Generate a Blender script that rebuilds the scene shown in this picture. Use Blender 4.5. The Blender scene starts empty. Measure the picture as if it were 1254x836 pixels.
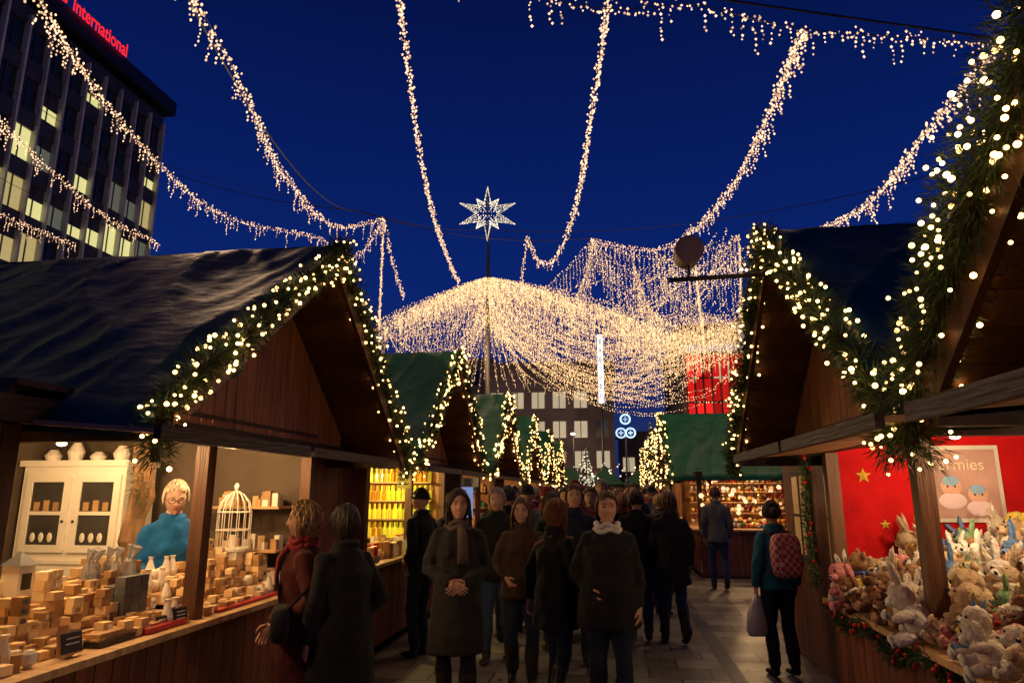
import bpy, math, random
import numpy as np
from mathutils import Vector, Matrix, noise
from mathutils.bvhtree import BVHTree
random.seed(7); np.random.seed(7)
R=random.random
def U(a,b): return a+(b-a)*R()
scene=bpy.context.scene; COL=scene.collection
scene.view_settings.view_transform='Standard'; scene.view_settings.look='None'; scene.view_settings.exposure=0
pi=math.pi

# ------------------------------------------------------------ materials
def M(name,c,rough=.7,metal=0,var=0,ns=4,na=.25,bump=0,bs=30,st=(1,1,1),em=0,emc=None,sheen=0,spec=.5,noem=False,trans=0,bd=.02):
    m=bpy.data.materials.new(name); m.use_nodes=True
    nt=m.node_tree; N=nt.nodes; L=nt.links; b=N['Principled BSDF']
    b.inputs['Roughness'].default_value=rough; b.inputs['Metallic'].default_value=metal
    b.inputs['Specular IOR Level'].default_value=spec
    if sheen: b.inputs['Sheen Weight'].default_value=sheen; b.inputs['Sheen Roughness'].default_value=.4
    if trans: b.inputs['Transmission Weight'].default_value=trans
    tc=N.new('ShaderNodeTexCoord'); mp=N.new('ShaderNodeMapping'); mp.inputs['Scale'].default_value=st
    L.new(tc.outputs['Object'],mp.inputs['Vector'])
    n=N.new('ShaderNodeTexNoise'); n.inputs['Scale'].default_value=ns; n.inputs['Detail'].default_value=6
    L.new(mp.outputs['Vector'],n.inputs['Vector'])
    mr=N.new('ShaderNodeMapRange'); mr.inputs['From Min'].default_value=.25; mr.inputs['From Max'].default_value=.75
    mr.inputs['To Min'].default_value=1-na; mr.inputs['To Max'].default_value=1+na
    L.new(n.outputs['Fac'],mr.inputs['Value']); val=mr.outputs['Result']
    if var:
        g=N.new('ShaderNodeNewGeometry'); m2=N.new('ShaderNodeMapRange')
        m2.inputs['To Min'].default_value=1-var; m2.inputs['To Max'].default_value=1+var
        L.new(g.outputs['Random Per Island'],m2.inputs['Value'])
        mu=N.new('ShaderNodeMath'); mu.operation='MULTIPLY'
        L.new(val,mu.inputs[0]); L.new(m2.outputs['Result'],mu.inputs[1]); val=mu.outputs[0]
    vm=N.new('ShaderNodeVectorMath'); vm.operation='SCALE'; vm.inputs[0].default_value=c[:3]
    L.new(val,vm.inputs['Scale']); L.new(vm.outputs['Vector'],b.inputs['Base Color'])
    if bump:
        n2=N.new('ShaderNodeTexNoise'); n2.inputs['Scale'].default_value=bs; n2.inputs['Detail'].default_value=5
        L.new(mp.outputs['Vector'],n2.inputs['Vector'])
        bp=N.new('ShaderNodeBump'); bp.inputs['Strength'].default_value=bump; bp.inputs['Distance'].default_value=bd
        L.new(n2.outputs['Fac'],bp.inputs['Height']); L.new(bp.outputs['Normal'],b.inputs['Normal'])
    if em:
        b.inputs['Emission Color'].default_value=(*(emc or c)[:3],1); b.inputs['Emission Strength'].default_value=em
        if noem: m.cycles.emission_sampling='NONE'
    return m
def EM(name,c,s,noem=True,lo=.45,hi=1.5):
    m=bpy.data.materials.new(name); m.use_nodes=True; nt=m.node_tree; nt.nodes.clear()
    e=nt.nodes.new('ShaderNodeEmission'); o=nt.nodes.new('ShaderNodeOutputMaterial')
    g=nt.nodes.new('ShaderNodeNewGeometry'); mr=nt.nodes.new('ShaderNodeMapRange')
    mr.inputs['To Min'].default_value=s*lo; mr.inputs['To Max'].default_value=s*hi
    nt.links.new(g.outputs['Random Per Island'],mr.inputs['Value']); nt.links.new(mr.outputs['Result'],e.inputs['Strength'])
    e.inputs['Color'].default_value=(*c,1); nt.links.new(e.outputs[0],o.inputs[0])
    if noem: m.cycles.emission_sampling='NONE'
    return m
WST=(6,6,.5)
wood_dk=M('dark_stained_wood',(.13,.052,.02),.55,var=.35,ns=3,na=.5,bump=.3,bs=12,st=WST)
wood_or=M('orange_pine_boards',(.48,.20,.065),.55,var=.25,ns=3,na=.45,bump=.3,bs=12,st=WST)
wood_rd=M('red_brown_boards',(.18,.055,.024),.5,var=.25,ns=3,na=.45,bump=.3,bs=12,st=WST)
ply=M('pale_plywood',(.50,.30,.14),.6,var=.15,ns=3,na=.3,bump=.1,bs=10,st=(1,8,1))
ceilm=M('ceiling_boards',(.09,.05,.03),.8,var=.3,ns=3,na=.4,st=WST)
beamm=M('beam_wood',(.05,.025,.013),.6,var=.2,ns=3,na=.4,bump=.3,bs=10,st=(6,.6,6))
tarp=M('dark_tarpaulin',(.014,.070,.052),.40,ns=2,na=.4,bump=.6,bs=5,st=(1,2.2,1),spec=.5)
tarpg=M('green_tarpaulin',(.012,.14,.06),.5,ns=2,na=.3,bump=.4,bs=5,st=(1,2,1))
white=M('white_paint',(.75,.69,.58),.45,ns=5,na=.08)
greyw=M('dark_grey_wall',(.10,.07,.045),.8,ns=3,na=.3)
redw=M('red_felt_wall',(.55,.006,.008),.85,ns=4,na=.25,bump=.2,bs=60,spec=.2)
cream=M('cream_card',(.74,.50,.24),.7,var=.3,ns=8,na=.15)
creamd=M('kraft_card',(.46,.26,.10),.7,var=.3,ns=8,na=.2)
slate=M('grey_box',(.10,.10,.105),.6,var=.3,ns=8,na=.2)
black=M('black_plastic',(.015,.015,.016),.4,ns=8,na=.2)
chalk=M('chalk_white',(.7,.7,.7),.9,ns=30,na=.3)
metal=M('dark_metal',(.08,.08,.08),.4,.8,ns=8,na=.2)
gold=M('gold_star_paint',(.8,.5,.06),.35,.3,ns=8,na=.1)
fir=M('fir_needles',(.045,.085,.022),.6,var=.5,ns=9,na=.4)
twig=M('twig',(.05,.03,.015),.8)
bark=M('bark',(.22,.12,.055),.9,var=.1,ns=6,na=.6,bump=1,bs=14,st=(3,3,.6))
bulb=EM('warm_led',(1,.56,.17),9,noem=False)
bulbf=EM('warm_led_far',(1,.58,.33),1.6,lo=.3,hi=1.8)
bulbt=EM('tent_led',(1,.58,.27),1.4,lo=.3,hi=1.9)
bulbw=EM('white_led',(1,.85,.6),1.5)
wire=M('cable_black',(.01,.01,.01),.6)

# ------------------------------------------------------------ mesh builder
class MB:
    def __init__(s): s.v=[];s.f=[];s.m=[];s.T=None
    def add(s,vs,fs,m=0):
        o=len(s.v)
        if s.T is not None: vs=[s.T@Vector(v) for v in vs]
        s.v+= [tuple(v) for v in vs]; s.f+=[tuple(i+o for i in f) for f in fs]
        s.m+= [m]*len(fs)
    def box(s,x0,x1,y0,y1,z0,z1,m=0):
        if x0>x1:x0,x1=x1,x0
        if y0>y1:y0,y1=y1,y0
        s.add([(x0,y0,z0),(x1,y0,z0),(x1,y1,z0),(x0,y1,z0),(x0,y0,z1),(x1,y0,z1),(x1,y1,z1),(x0,y1,z1)],
         [(0,3,2,1),(4,5,6,7),(0,1,5,4),(1,2,6,5),(2,3,7,6),(3,0,4,7)],m)
    def rbox(s,c,sz,rz,m=0,rx=0):
        T=Matrix.Translation(c)@Matrix.Rotation(rz,4,'Z')@Matrix.Rotation(rx,4,'X')
        x,y,z=[q/2 for q in sz]
        s.add([T@Vector(p) for p in [(-x,-y,-z),(x,-y,-z),(x,y,-z),(-x,y,-z),(-x,-y,z),(x,-y,z),(x,y,z),(-x,y,z)]],
         [(0,3,2,1),(4,5,6,7),(0,1,5,4),(1,2,6,5),(2,3,7,6),(3,0,4,7)],m)
    def slab(s,p,th,m=0):
        p=[Vector(q) for q in p]; th=Vector(th)
        s.add(p+[q+th for q in p],[(0,3,2,1),(4,5,6,7),(0,1,5,4),(1,2,6,5),(2,3,7,6),(3,0,4,7)],m)
    def loft(s,pts,rad,n=12,m=0,ref=(1,0,0)):
        pts=[Vector(p) for p in pts]; vs=[];fs=[]; ref=Vector(ref)
        for i,p in enumerate(pts):
            t=(pts[min(i+1,len(pts)-1)]-pts[max(i-1,0)]).normalized()
            rf=ref if abs(t.dot(ref))<.95 else Vector((0,1,0))
            x=(rf-t*t.dot(rf)).normalized(); y=t.cross(x)
            r=rad[i]; rx,ry=(r if isinstance(r,tuple) else (r,r))
            for k in range(n):
                a=2*math.pi*k/n; vs.append(p+x*(rx*math.cos(a))+y*(ry*math.sin(a)))
        for i in range(len(pts)-1):
            for k in range(n):
                k2=(k+1)%n; fs.append((i*n+k,i*n+k2,(i+1)*n+k2,(i+1)*n+k))
        fs.append(tuple(range(n-1,-1,-1))); o=(len(pts)-1)*n; fs.append(tuple(range(o,o+n)))
        s.add(vs,fs,m)
    def ell(s,c,sz,m=0,n=12,e=1.0,rot=None):
        vs=[];fs=[];c=Vector(c); nl=max(4,n//2+1)
        sg=lambda q:(1 if q>=0 else -1)*abs(q)**e
        for i in range(nl+1):
            th=math.pi*i/nl
            for k in range(n):
                a=2*math.pi*k/n
                q=Vector((sg(math.sin(th))*sg(math.cos(a))*sz[0],sg(math.sin(th))*sg(math.sin(a))*sz[1],sg(math.cos(th))*sz[2]))
                if rot: q=rot@q
                vs.append(c+q)
        for i in range(nl):
            for k in range(n):
                k2=(k+1)%n; fs.append((i*n+k,(i+1)*n+k,(i+1)*n+k2,i*n+k2))
        s.add(vs,fs,m)
    def obj(s,name,mats,smooth=False,parent=None,loc=None):
        me=bpy.data.meshes.new(name); me.from_pydata(s.v,[],s.f)
        for m in mats: me.materials.append(m)
        me.polygons.foreach_set('material_index',s.m)
        if smooth: me.polygons.foreach_set('use_smooth',[True]*len(s.f))
        me.update()
        ob=bpy.data.objects.new(name,me); COL.objects.link(ob)
        if parent: ob.parent=parent
        if loc: ob.location=loc
        return ob
def empty(name,loc=(0,0,0)):
    e=bpy.data.objects.new(name,None); e.location=loc; e.empty_display_size=.2; COL.objects.link(e); return e
OCT=np.array([(1,0,0),(-1,0,0),(0,1,0),(0,-1,0),(0,0,1.25),(0,0,-1.25)],float)
OF=np.array([(0,2,4),(2,1,4),(1,3,4),(3,0,4),(2,0,5),(1,2,5),(3,1,5),(0,3,5)])
_g=(1+5**.5)/2; ICO=[tuple(Vector(q).normalized()) for q in [(-1,_g,0),(1,_g,0),(-1,-_g,0),(1,-_g,0),(0,-1,_g),(0,1,_g),(0,-1,-_g),(0,1,-_g),(_g,0,-1),(_g,0,1),(-_g,0,-1),(-_g,0,1)]]
_f=[(0,11,5),(0,5,1),(0,1,7),(0,7,10),(0,10,11),(1,5,9),(5,11,4),(11,10,2),(10,7,6),(7,1,8),(3,9,4),(3,4,2),(3,2,6),(3,6,8),(3,8,9),(4,9,5),(2,4,11),(6,2,10),(8,6,7),(9,8,1)]
_mid={}
def _md(a,b):
    k=(min(a,b),max(a,b))
    if k not in _mid: ICO.append(tuple(((Vector(ICO[a])+Vector(ICO[b]))/2).normalized())); _mid[k]=len(ICO)-1
    return _mid[k]
_F2=[]
for a,b,c in _f:
    x,y,z=_md(a,b),_md(b,c),_md(c,a); _F2+=[(a,x,z),(x,b,y),(z,y,c),(x,y,z)]
ICO=np.array(ICO); IF=np.array(_F2)
def bulbs(name,C,r,mat,parent=None,ico=False):
    C=np.array(C,float).reshape(-1,3); n=len(C); B,FF=(ICO,IF) if ico else (OCT,OF)
    rr=r*(.7+.6*np.random.rand(n,1,1))
    V=(C[:,None,:]+B[None]*rr).reshape(-1,3)
    F=(FF[None]+(np.arange(n)*len(B))[:,None,None]).reshape(-1,3)
    me=bpy.data.meshes.new(name); me.vertices.add(len(V)); me.vertices.foreach_set('co',V.ravel())
    me.loops.add(F.size); me.loops.foreach_set('vertex_index',F.ravel().astype(np.int32))
    me.polygons.add(len(F)); me.polygons.foreach_set('loop_start',np.arange(0,F.size,3,dtype=np.int32))
    me.update(calc_edges=True); me.validate(); me.materials.append(mat)
    ob=bpy.data.objects.new(name,me); COL.objects.link(ob); ob.parent=parent; return ob
def catmull(P,step=.1):
    P=[Vector(p) for p in P]; Q=[P[0]*2-P[1]]+P+[P[-1]*2-P[-2]]; out=[]
    for i in range(1,len(Q)-2):
        a,b,c,d=Q[i-1],Q[i],Q[i+1],Q[i+2]; n=max(2,int((c-b).length/step))
        for k in range(n):
            t=k/n; out.append(.5*((2*b)+(c-a)*t+(2*a-5*b+4*c-d)*t*t+(3*b-a-3*c+d)*t**3))
    out.append(P[-1]); return out
def sagline(a,b,sag,n=24):
    a=Vector(a);b=Vector(b); return [a.lerp(b,i/n)-Vector((0,0,sag*4*(i/n)*(1-i/n))) for i in range(n+1)]
def resample(L,step):
    out=[];acc=0
    for i in range(len(L)-1):
        d=(L[i+1]-L[i]).length
        while acc<d:
            out.append(L[i].lerp(L[i+1],acc/d)); acc+=step
        acc-=d
    return out
def tube(mb,L,r,n=4,m=0):
    mb.loft(L,[r]*len(L),n,m)

# ------------------------------------------------------------ camera, world, sun
cam=bpy.data.cameras.new('camera'); co=bpy.data.objects.new('camera',cam); COL.objects.link(co)
co.location=(0,0,1.74); cam.lens=24; cam.sensor_width=36; cam.clip_end=2000; cam.clip_start=.05
co.rotation_euler=(math.radians(90+12.4),0,math.radians(8.18)); scene.camera=co
w=bpy.data.worlds.new('World'); scene.world=w; w.use_nodes=True; nt=w.node_tree; N=nt.nodes; L=nt.links
bg=N['Background']; sky=N.new('ShaderNodeTexSky'); sky.sky_type='NISHITA'; sky.sun_disc=False
sky.sun_elevation=math.radians(-4); sky.sun_rotation=math.radians(250)
tc=N.new('ShaderNodeTexCoord'); sp=N.new('ShaderNodeSeparateXYZ'); L.new(tc.outputs['Generated'],sp.inputs[0])
cr=N.new('ShaderNodeValToRGB'); L.new(sp.outputs['Z'],cr.inputs['Fac'])
el=cr.color_ramp.elements; el[0].position=0; el[0].color=(.016,.026,.10,1); el[1].position=.95; el[1].color=(.0006,.0026,.028,1)
for p_,c_ in((.28,(.0028,.017,.150,1)),(.5,(.0016,.0100,.098,1)),(.7,(.0009,.0045,.048,1))):
    e=el.new(p_); e.color=c_
vs=N.new('ShaderNodeVectorMath'); vs.operation='SCALE'; vs.inputs['Scale'].default_value=.02; L.new(sky.outputs['Color'],vs.inputs[0])
va=N.new('ShaderNodeVectorMath'); va.operation='ADD'; L.new(cr.outputs['Color'],va.inputs[0]); L.new(vs.outputs['Vector'],va.inputs[1])
L.new(va.outputs['Vector'],bg.inputs['Color']); bg.inputs['Strength'].default_value=1
sl=bpy.data.lights.new('sun','SUN'); sl.energy=.01; sl.angle=math.radians(10); sl.color=(.6,.7,1)
so=bpy.data.objects.new('sun',sl); COL.objects.link(so); so.rotation_euler=(math.radians(75),0,math.radians(110))
def plight(name,loc,P,col=(1,.72,.42),r=.06,parent=None):
    l=bpy.data.lights.new(name,'POINT'); l.energy=P; l.color=col; l.shadow_soft_size=r
    o=bpy.data.objects.new(name,l); o.location=loc
    COL.objects.link(o); o.parent=parent; return o

# ------------------------------------------------------------ ground
def ground():
    m=bpy.data.materials.new('paving'); m.use_nodes=True; nt=m.node_tree;N=nt.nodes;L=nt.links;b=N['Principled BSDF']
    tc=N.new('ShaderNodeTexCoord'); br=N.new('ShaderNodeTexBrick'); L.new(tc.outputs['Object'],br.inputs['Vector'])
    br.inputs['Scale'].default_value=1; br.inputs['Brick Width'].default_value=.6; br.inputs['Row Height'].default_value=.4
    br.inputs['Mortar Size'].default_value=.010; br.inputs['Color1'].default_value=(.15,.135,.115,1); br.inputs['Color2'].default_value=(.36,.32,.27,1)
    br.inputs['Mortar'].default_value=(.03,.03,.03,1)
    n=N.new('ShaderNodeTexNoise'); n.inputs['Scale'].default_value=1.4; n.inputs['Detail'].default_value=8; L.new(tc.outputs['Object'],n.inputs['Vector'])
    mx=N.new('ShaderNodeMix'); mx.data_type='RGBA'; mx.blend_type='MULTIPLY'; mx.inputs[0].default_value=.8
    g2=N.new('ShaderNodeMapRange'); g2.inputs['From Min'].default_value=.3; g2.inputs['From Max'].default_value=.7; g2.inputs['To Min'].default_value=.35; L.new(n.outputs['Fac'],g2.inputs['Value'])
    L.new(br.outputs['Color'],mx.inputs[6]); L.new(g2.outputs['Result'],mx.inputs[7]); L.new(mx.outputs[2],b.inputs['Base Color'])
    mr=N.new('ShaderNodeMapRange'); mr.inputs['To Min'].default_value=.2; mr.inputs['To Max'].default_value=.65; L.new(n.outputs['Fac'],mr.inputs['Value']); L.new(mr.outputs['Result'],b.inputs['Roughness'])
    bp=N.new('ShaderNodeBump'); bp.inputs['Strength'].default_value=.5; bp.inputs['Distance'].default_value=.01; L.new(br.outputs['Fac'],bp.inputs['Height']); bp.invert=True; L.new(bp.outputs['Normal'],b.inputs['Normal'])
    g=MB(); g.add([(-400,-200,0),(400,-200,0),(400,800,0),(-400,800,0)],[(0,1,2,3)]); g.obj('ground',[m])
    d=MB(); d.add([(1.05,-3,.004),(1.2,-3,.004),(1.2,50,.004),(1.05,50,.004)],[(0,1,2,3)])
    d.obj('drain_channel',[M('dark_stone_strip',(.06,.06,.06),.5,ns=6,na=.5)])
    l=MB()
    for i in range(240): l.rbox((U(-2.4,1.4),U(2,20),.012),(U(.01,.04),U(.01,.03),.002),U(0,3),i%2,U(-.2,.2))
    l.obj('litter',[M('paper_scrap',(.5,.48,.42),.8),M('dead_leaf',(.12,.06,.02),.8)])
ground()

# ------------------------------------------------------------ garland
def garland(pts,r=.085,bpm=66,npm=2600,br=.0092,nw=.004,nl=(.04,.085),mat=None):
    e=empty('fir_garland'); L=resample(catmull(pts,.05),.02); n=len(L); ln=n*.02
    C=[]
    for i in range(int(ln*bpm)):
        p=L[int(R()*(n-1))]; d=Vector((U(-1,1),U(-1,1),U(-1,1))).normalized()
        C.append(p+d*r*U(.85,1.45))
    bulbs('bulbs',[tuple(c) for c in C],br,mat or bulb,e,ico=nw<.008)
    V=[];F=[]
    for i in range(int(ln*npm)):
        j=int(R()*(n-2)); p=L[j]; d=Vector((U(-1,1),U(-1,1),U(-1,1))).normalized()
        t=(L[j+1]-L[j]).normalized(); a=p+d*r*U(0,1.05); q=a+(d+t*U(-.6,.8)).normalized()*U(*nl)
        sd=d.cross(Vector((U(-1,1),U(-1,1),U(-1,1)))).normalized()*nw
        o=len(V); V+= [tuple(a-sd),tuple(a+sd),tuple(q)]; F.append((o,o+1,o+2))
    me=bpy.data.meshes.new('needles'); me.from_pydata(V,[],F); me.materials.append(fir); ob=bpy.data.objects.new('needles',me); COL.objects.link(ob); ob.parent=e
    mb=MB(); tube(mb,L[::4],r*.25,6); mb.obj('stem',[twig],parent=e)
    return e

# ------------------------------------------------------------ stall
def stall(s,xf,y0,ym,y1,yc,hw=1.85,over=.5,roof=tarp,inner=ceilm,far_wall=None,front=wood_rd,depth=2.5,side_open=False,
          lamps=((.9,),),P=35,col=(1,.74,.45),zr=3.57,ze=2.13,closed=False,gl=True,gdens=1,roofend=None,lampz=2.02,gr=.085):
    e=empty('market_stall'); X=lambda d:s*(xf+d); far_wall=far_wall or inner
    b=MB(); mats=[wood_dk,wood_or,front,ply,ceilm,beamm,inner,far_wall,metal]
    b.box(X(0),X(depth),y0,y1,.0,.1,4)
    y=y0
    while y<y1-.02:
        wd=min(.13,y1-y); b.box(X(0),X(.025+U(0,.006)),y+.004,y+wd-.004,.03,.93 if not closed else 2.03,2); y+=wd
    if not closed: b.box(X(-.07),X(.62),y0-.02,y1+.02,.932,.968,3)
    for y in ([y0,ym,y1] if ym else [y0,y1]):
        b.box(X(.03),X(.12),y-.045,y+.045,.97,2.03,0)
    b.box(X(-.03),X(.1),y0-.5,yc+hw-.05,2.035,2.15,5)
    b.box(X(-over-.02),X(depth+.3),yc-hw+.05,yc-hw+.13,ze-.16,ze-.05,5); b.box(X(-over-.02),X(depth+.3),yc+hw-.13,yc+hw-.05,ze-.16,ze-.05,5)
    b.box(X(depth),X(depth+.04),y0,y1,.1,2.2,6)
    b.box(X(.05),X(depth-.003),y1-.001,y1+.04,.1,2.2,7)
    if not side_open: b.box(X(.05),X(depth-.003),y0-.04,y0+.001,.1,2.2,6)
    else:
        x=.05
        while x<depth: b.box(X(x+.004),X(x+.13),y0-.03,y0,.03,.93,2); x+=.134
        b.box(X(0),X(depth),y0-.1,y0+.5,.932,.97,3)
    for sg,yy in((1,y1+.045),(-1,y0-.07)):
        if sg<0 and side_open: continue
        x=.03
        while x<depth: b.box(X(x+.004),X(x+.14),yy,yy+.022,.03,2.1,0); x+=.144
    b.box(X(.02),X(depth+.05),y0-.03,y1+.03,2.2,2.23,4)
    sl_=(zr-ze)/hw; y=yc-hw+.16
    while y<yc+hw-.16:
        z0=2.152; za=zr-abs(y-yc)*sl_-.09; zb=zr-abs(y+.12-yc)*sl_-.09
        if min(za,zb)>z0+.02:
            x0=X(.02+U(0,.005)); x1=X(.045)
            vs=[(x0,y,z0),(x0,y+.12,z0),(x0,y+.12,zb),(x0,y,za),(x1,y,z0),(x1,y+.12,z0),(x1,y+.12,zb),(x1,y,za)]
            b.add(vs,[(0,1,2,3),(7,6,5,4),(0,4,5,1),(1,5,6,2),(2,6,7,3),(3,7,4,0)],1)
        y+=.128
    for sg in(-1,1):
        nb=14
        for i in range(nb):
            a=i/nb; c=(i+1)/nb-.004
            pa=(yc+sg*hw*a,zr-(zr-ze)*a-.05); pb=(yc+sg*hw*c,zr-(zr-ze)*c-.05)
            b.slab([(X(-over),pa[0],pa[1]),(X(depth+.3),pa[0],pa[1]),(X(depth+.3),pb[0],pb[1]),(X(-over),pb[0],pb[1])],(0,0,.025),0)
        b.slab([(X(-over-.005),yc,zr-.2),(X(-over-.035),yc,zr-.2),(X(-over-.035),yc+sg*hw,ze-.2),(X(-over-.005),yc+sg*hw,ze-.2)],(0,0,.19),0)
    if not closed:
        ys=[y0,ym,y1] if ym else [y0,y1]
        for i in range(len(ys)-1):
            b.slab([(X(-.035),ys[i]+.03,2.03),(X(-.035),ys[i+1]-.03,2.03),(X(-.62),ys[i+1]-.03,1.985),(X(-.62),ys[i]+.03,1.985)],(0,0,.022),3)
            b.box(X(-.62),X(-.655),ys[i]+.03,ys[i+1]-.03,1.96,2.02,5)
    b.obj('woodwork',mats,parent=e)
    t=MB(); nu,nv=90,26; de=roofend or depth+.35
    for sg in(-1,1):
        vs=[];fs=[]; sd=U(0,50)
        for i in range(nu+1):
            d=-over-.06+(de+over+.06)*i/nu
            for k in range(nv+3):
                a=k/nv
                if k<=nv: y=yc+sg*hw*1.04*a; z=zr-(zr-ze)*1.04*a
                else: y=yc+sg*hw*1.045; z=zr-(zr-ze)*1.04-(k-nv)*.055
                n1=noise.noise(Vector((d*1.1+sd,a*1.3,sg)))
                n2=1-abs(noise.noise(Vector((d*1.6+a*1.8+sd,a*.9-d*.5,3+sg))))*2
                n4=1-abs(noise.noise(Vector((d*3.1-a*1.2+sd,a*2.6+d*.4,9+sg))))*2
                n3=noise.noise(Vector((d*7,a*5,sd)))
                h=.02*n1+.03*max(0,n2-.6)*2+.018*max(0,n4-.65)*2+.007*n3
                if k==0: h*=.3
                vs.append((X(d),y+sg*h*.5,z+h+.012))
        w_=nv+3
        for i in range(nu):
            for k in range(nv+2): fs.append((i*w_+k,i*w_+k+1,(i+1)*w_+k+1,(i+1)*w_+k))
        t.add(vs,fs)
    t.obj('roof_tarpaulin',[roof],smooth=True,parent=e)
    lm=MB()
    for (d,y) in lamps:
        lm.loft([(X(d),y,2.2),(X(d),y,2.1)],[.035,.05],10,0); lm.ell((X(d),y,2.09),(.035,.035,.02),1,8)
        plight('lamp_light',(X(d),y,lampz),P,col,.05,e)
    if lamps: lm.obj('ceiling_lamp',[metal,EM('lamp_glow',(1,.75,.45),12)],parent=e)
    if gl:
        xo=X(-over-.05)
        def wob(p): return (p[0]+U(-.015,.015),p[1],p[2]+U(-.03,.03))
        for sg in(-1,1):
            pts=[(xo,yc,zr-.0)]+[wob((xo,yc+sg*hw*k/6,zr-(zr-ze)*k/6-.02)) for k in range(1,6)]+[(xo,yc+sg*(hw+.02),ze-.05),(xo,yc+sg*(hw+.03),ze-.28)]
            if gdens==1 and gr<.1: garland(pts,r=gr)
            elif gdens==1: garland(pts,r=gr,npm=12000,bpm=120,nl=(.025,.055),nw=.0025,br=.0078)
            elif gdens==2: garland(pts,npm=700,nw=.009,bpm=55,br=.0135)
            else: garland(pts,npm=220,nw=.016,bpm=34,br=.021,nl=(.08,.14))
    return e
WARM=(1,.60,.26)
stall(-1,2.55,2.65,4.2,5.75,4.72,hw=1.88,over=.5,inner=greyw,far_wall=greyw,lamps=((.35,3.1),(.45,4.0),(.4,5.0),(1.5,4.6),(1.9,3.4)),P=29,col=(1,.62,.28))
stall(-1,2.6,7.3,9.0,10.8,9.2,roof=tarpg,inner=wood_or,lamps=((.5,8.2),(.7,9.9)),P=50,col=(1,.78,.28),gdens=2,zr=3.65,ze=2.2)
stall(-1,2.6,12.0,13.8,15.5,13.9,roof=tarpg,inner=wood_or,lamps=((.6,13.8),),P=50,col=WARM,gdens=3,zr=3.7,ze=2.2)
for yc in(18.7,23.4,28.2): stall(-1,2.6,yc-1.8,None,yc+1.7,yc,roof=tarpg,inner=wood_or,lamps=((.6,yc),),P=45,col=WARM,gdens=3,zr=3.75,ze=2.2)
stall(1,1.6,2.6,4.08,5.65,4.87,hw=1.83,over=.42,inner=redw,far_wall=redw,lamps=((.45,3.1),(.5,3.8),(.6,4.8),(1.5,4.2)),P=23,col=(1,.70,.40),depth=2.6)
stall(1,1.6,-.7,.9,2.4,.93,hw=1.83,over=.42,inner=redw,lamps=((.6,.8),),P=14,depth=2.6,gr=.13)
stall(1,1.75,15.3,None,18.7,17,roof=tarpg,inner=wood_or,side_open=True,lamps=((.8,15.9),(1.4,16.6)),P=50,col=WARM,gdens=3,over=.5)
for yc in(21.7,26.4,31): stall(1,1.9,yc-1.7,None,yc+1.7,yc,roof=tarpg,inner=wood_or,lamps=((.6,yc),),P=40,col=WARM,gdens=3)

def plank_wall(x,y0,y1,h,windows=()):
    b=MB(); y=y0
    while y<y1:
        b.box(x,x+.03,y+.003,y+.13,.02,h,0); y+=.134
    b.box(x-.02,x+.25,y0-.05,y1+.05,h,h+.06,1); b.box(x+.03,x+.2,y1-.05,y1,.02,h,0)
    for (a,c) in windows:
        b.box(x-.025,x-.002,a-.04,c+.04,1.05,1.95,1); b.box(x-.032,x-.027,a,c,1.1,1.9,2)
        b.box(x-.045,x-.034,(a+c)/2-.015,(a+c)/2+.015,1.1,1.9,1); b.box(x-.045,x-.034,a,c,1.48,1.51,1)
    b.obj('plank_wall',[wood_rd,beamm,M('amber_window',(.3,.15,.05),.2,em=.2,emc=(1,.5,.15),noem=True)])
plank_wall(2.0,5.8,8.6,2.12,((6.3,6.9),(7.5,8.1)))
plank_wall(-2.8,5.85,7.2,2.05,((6.2,6.7),))

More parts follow.
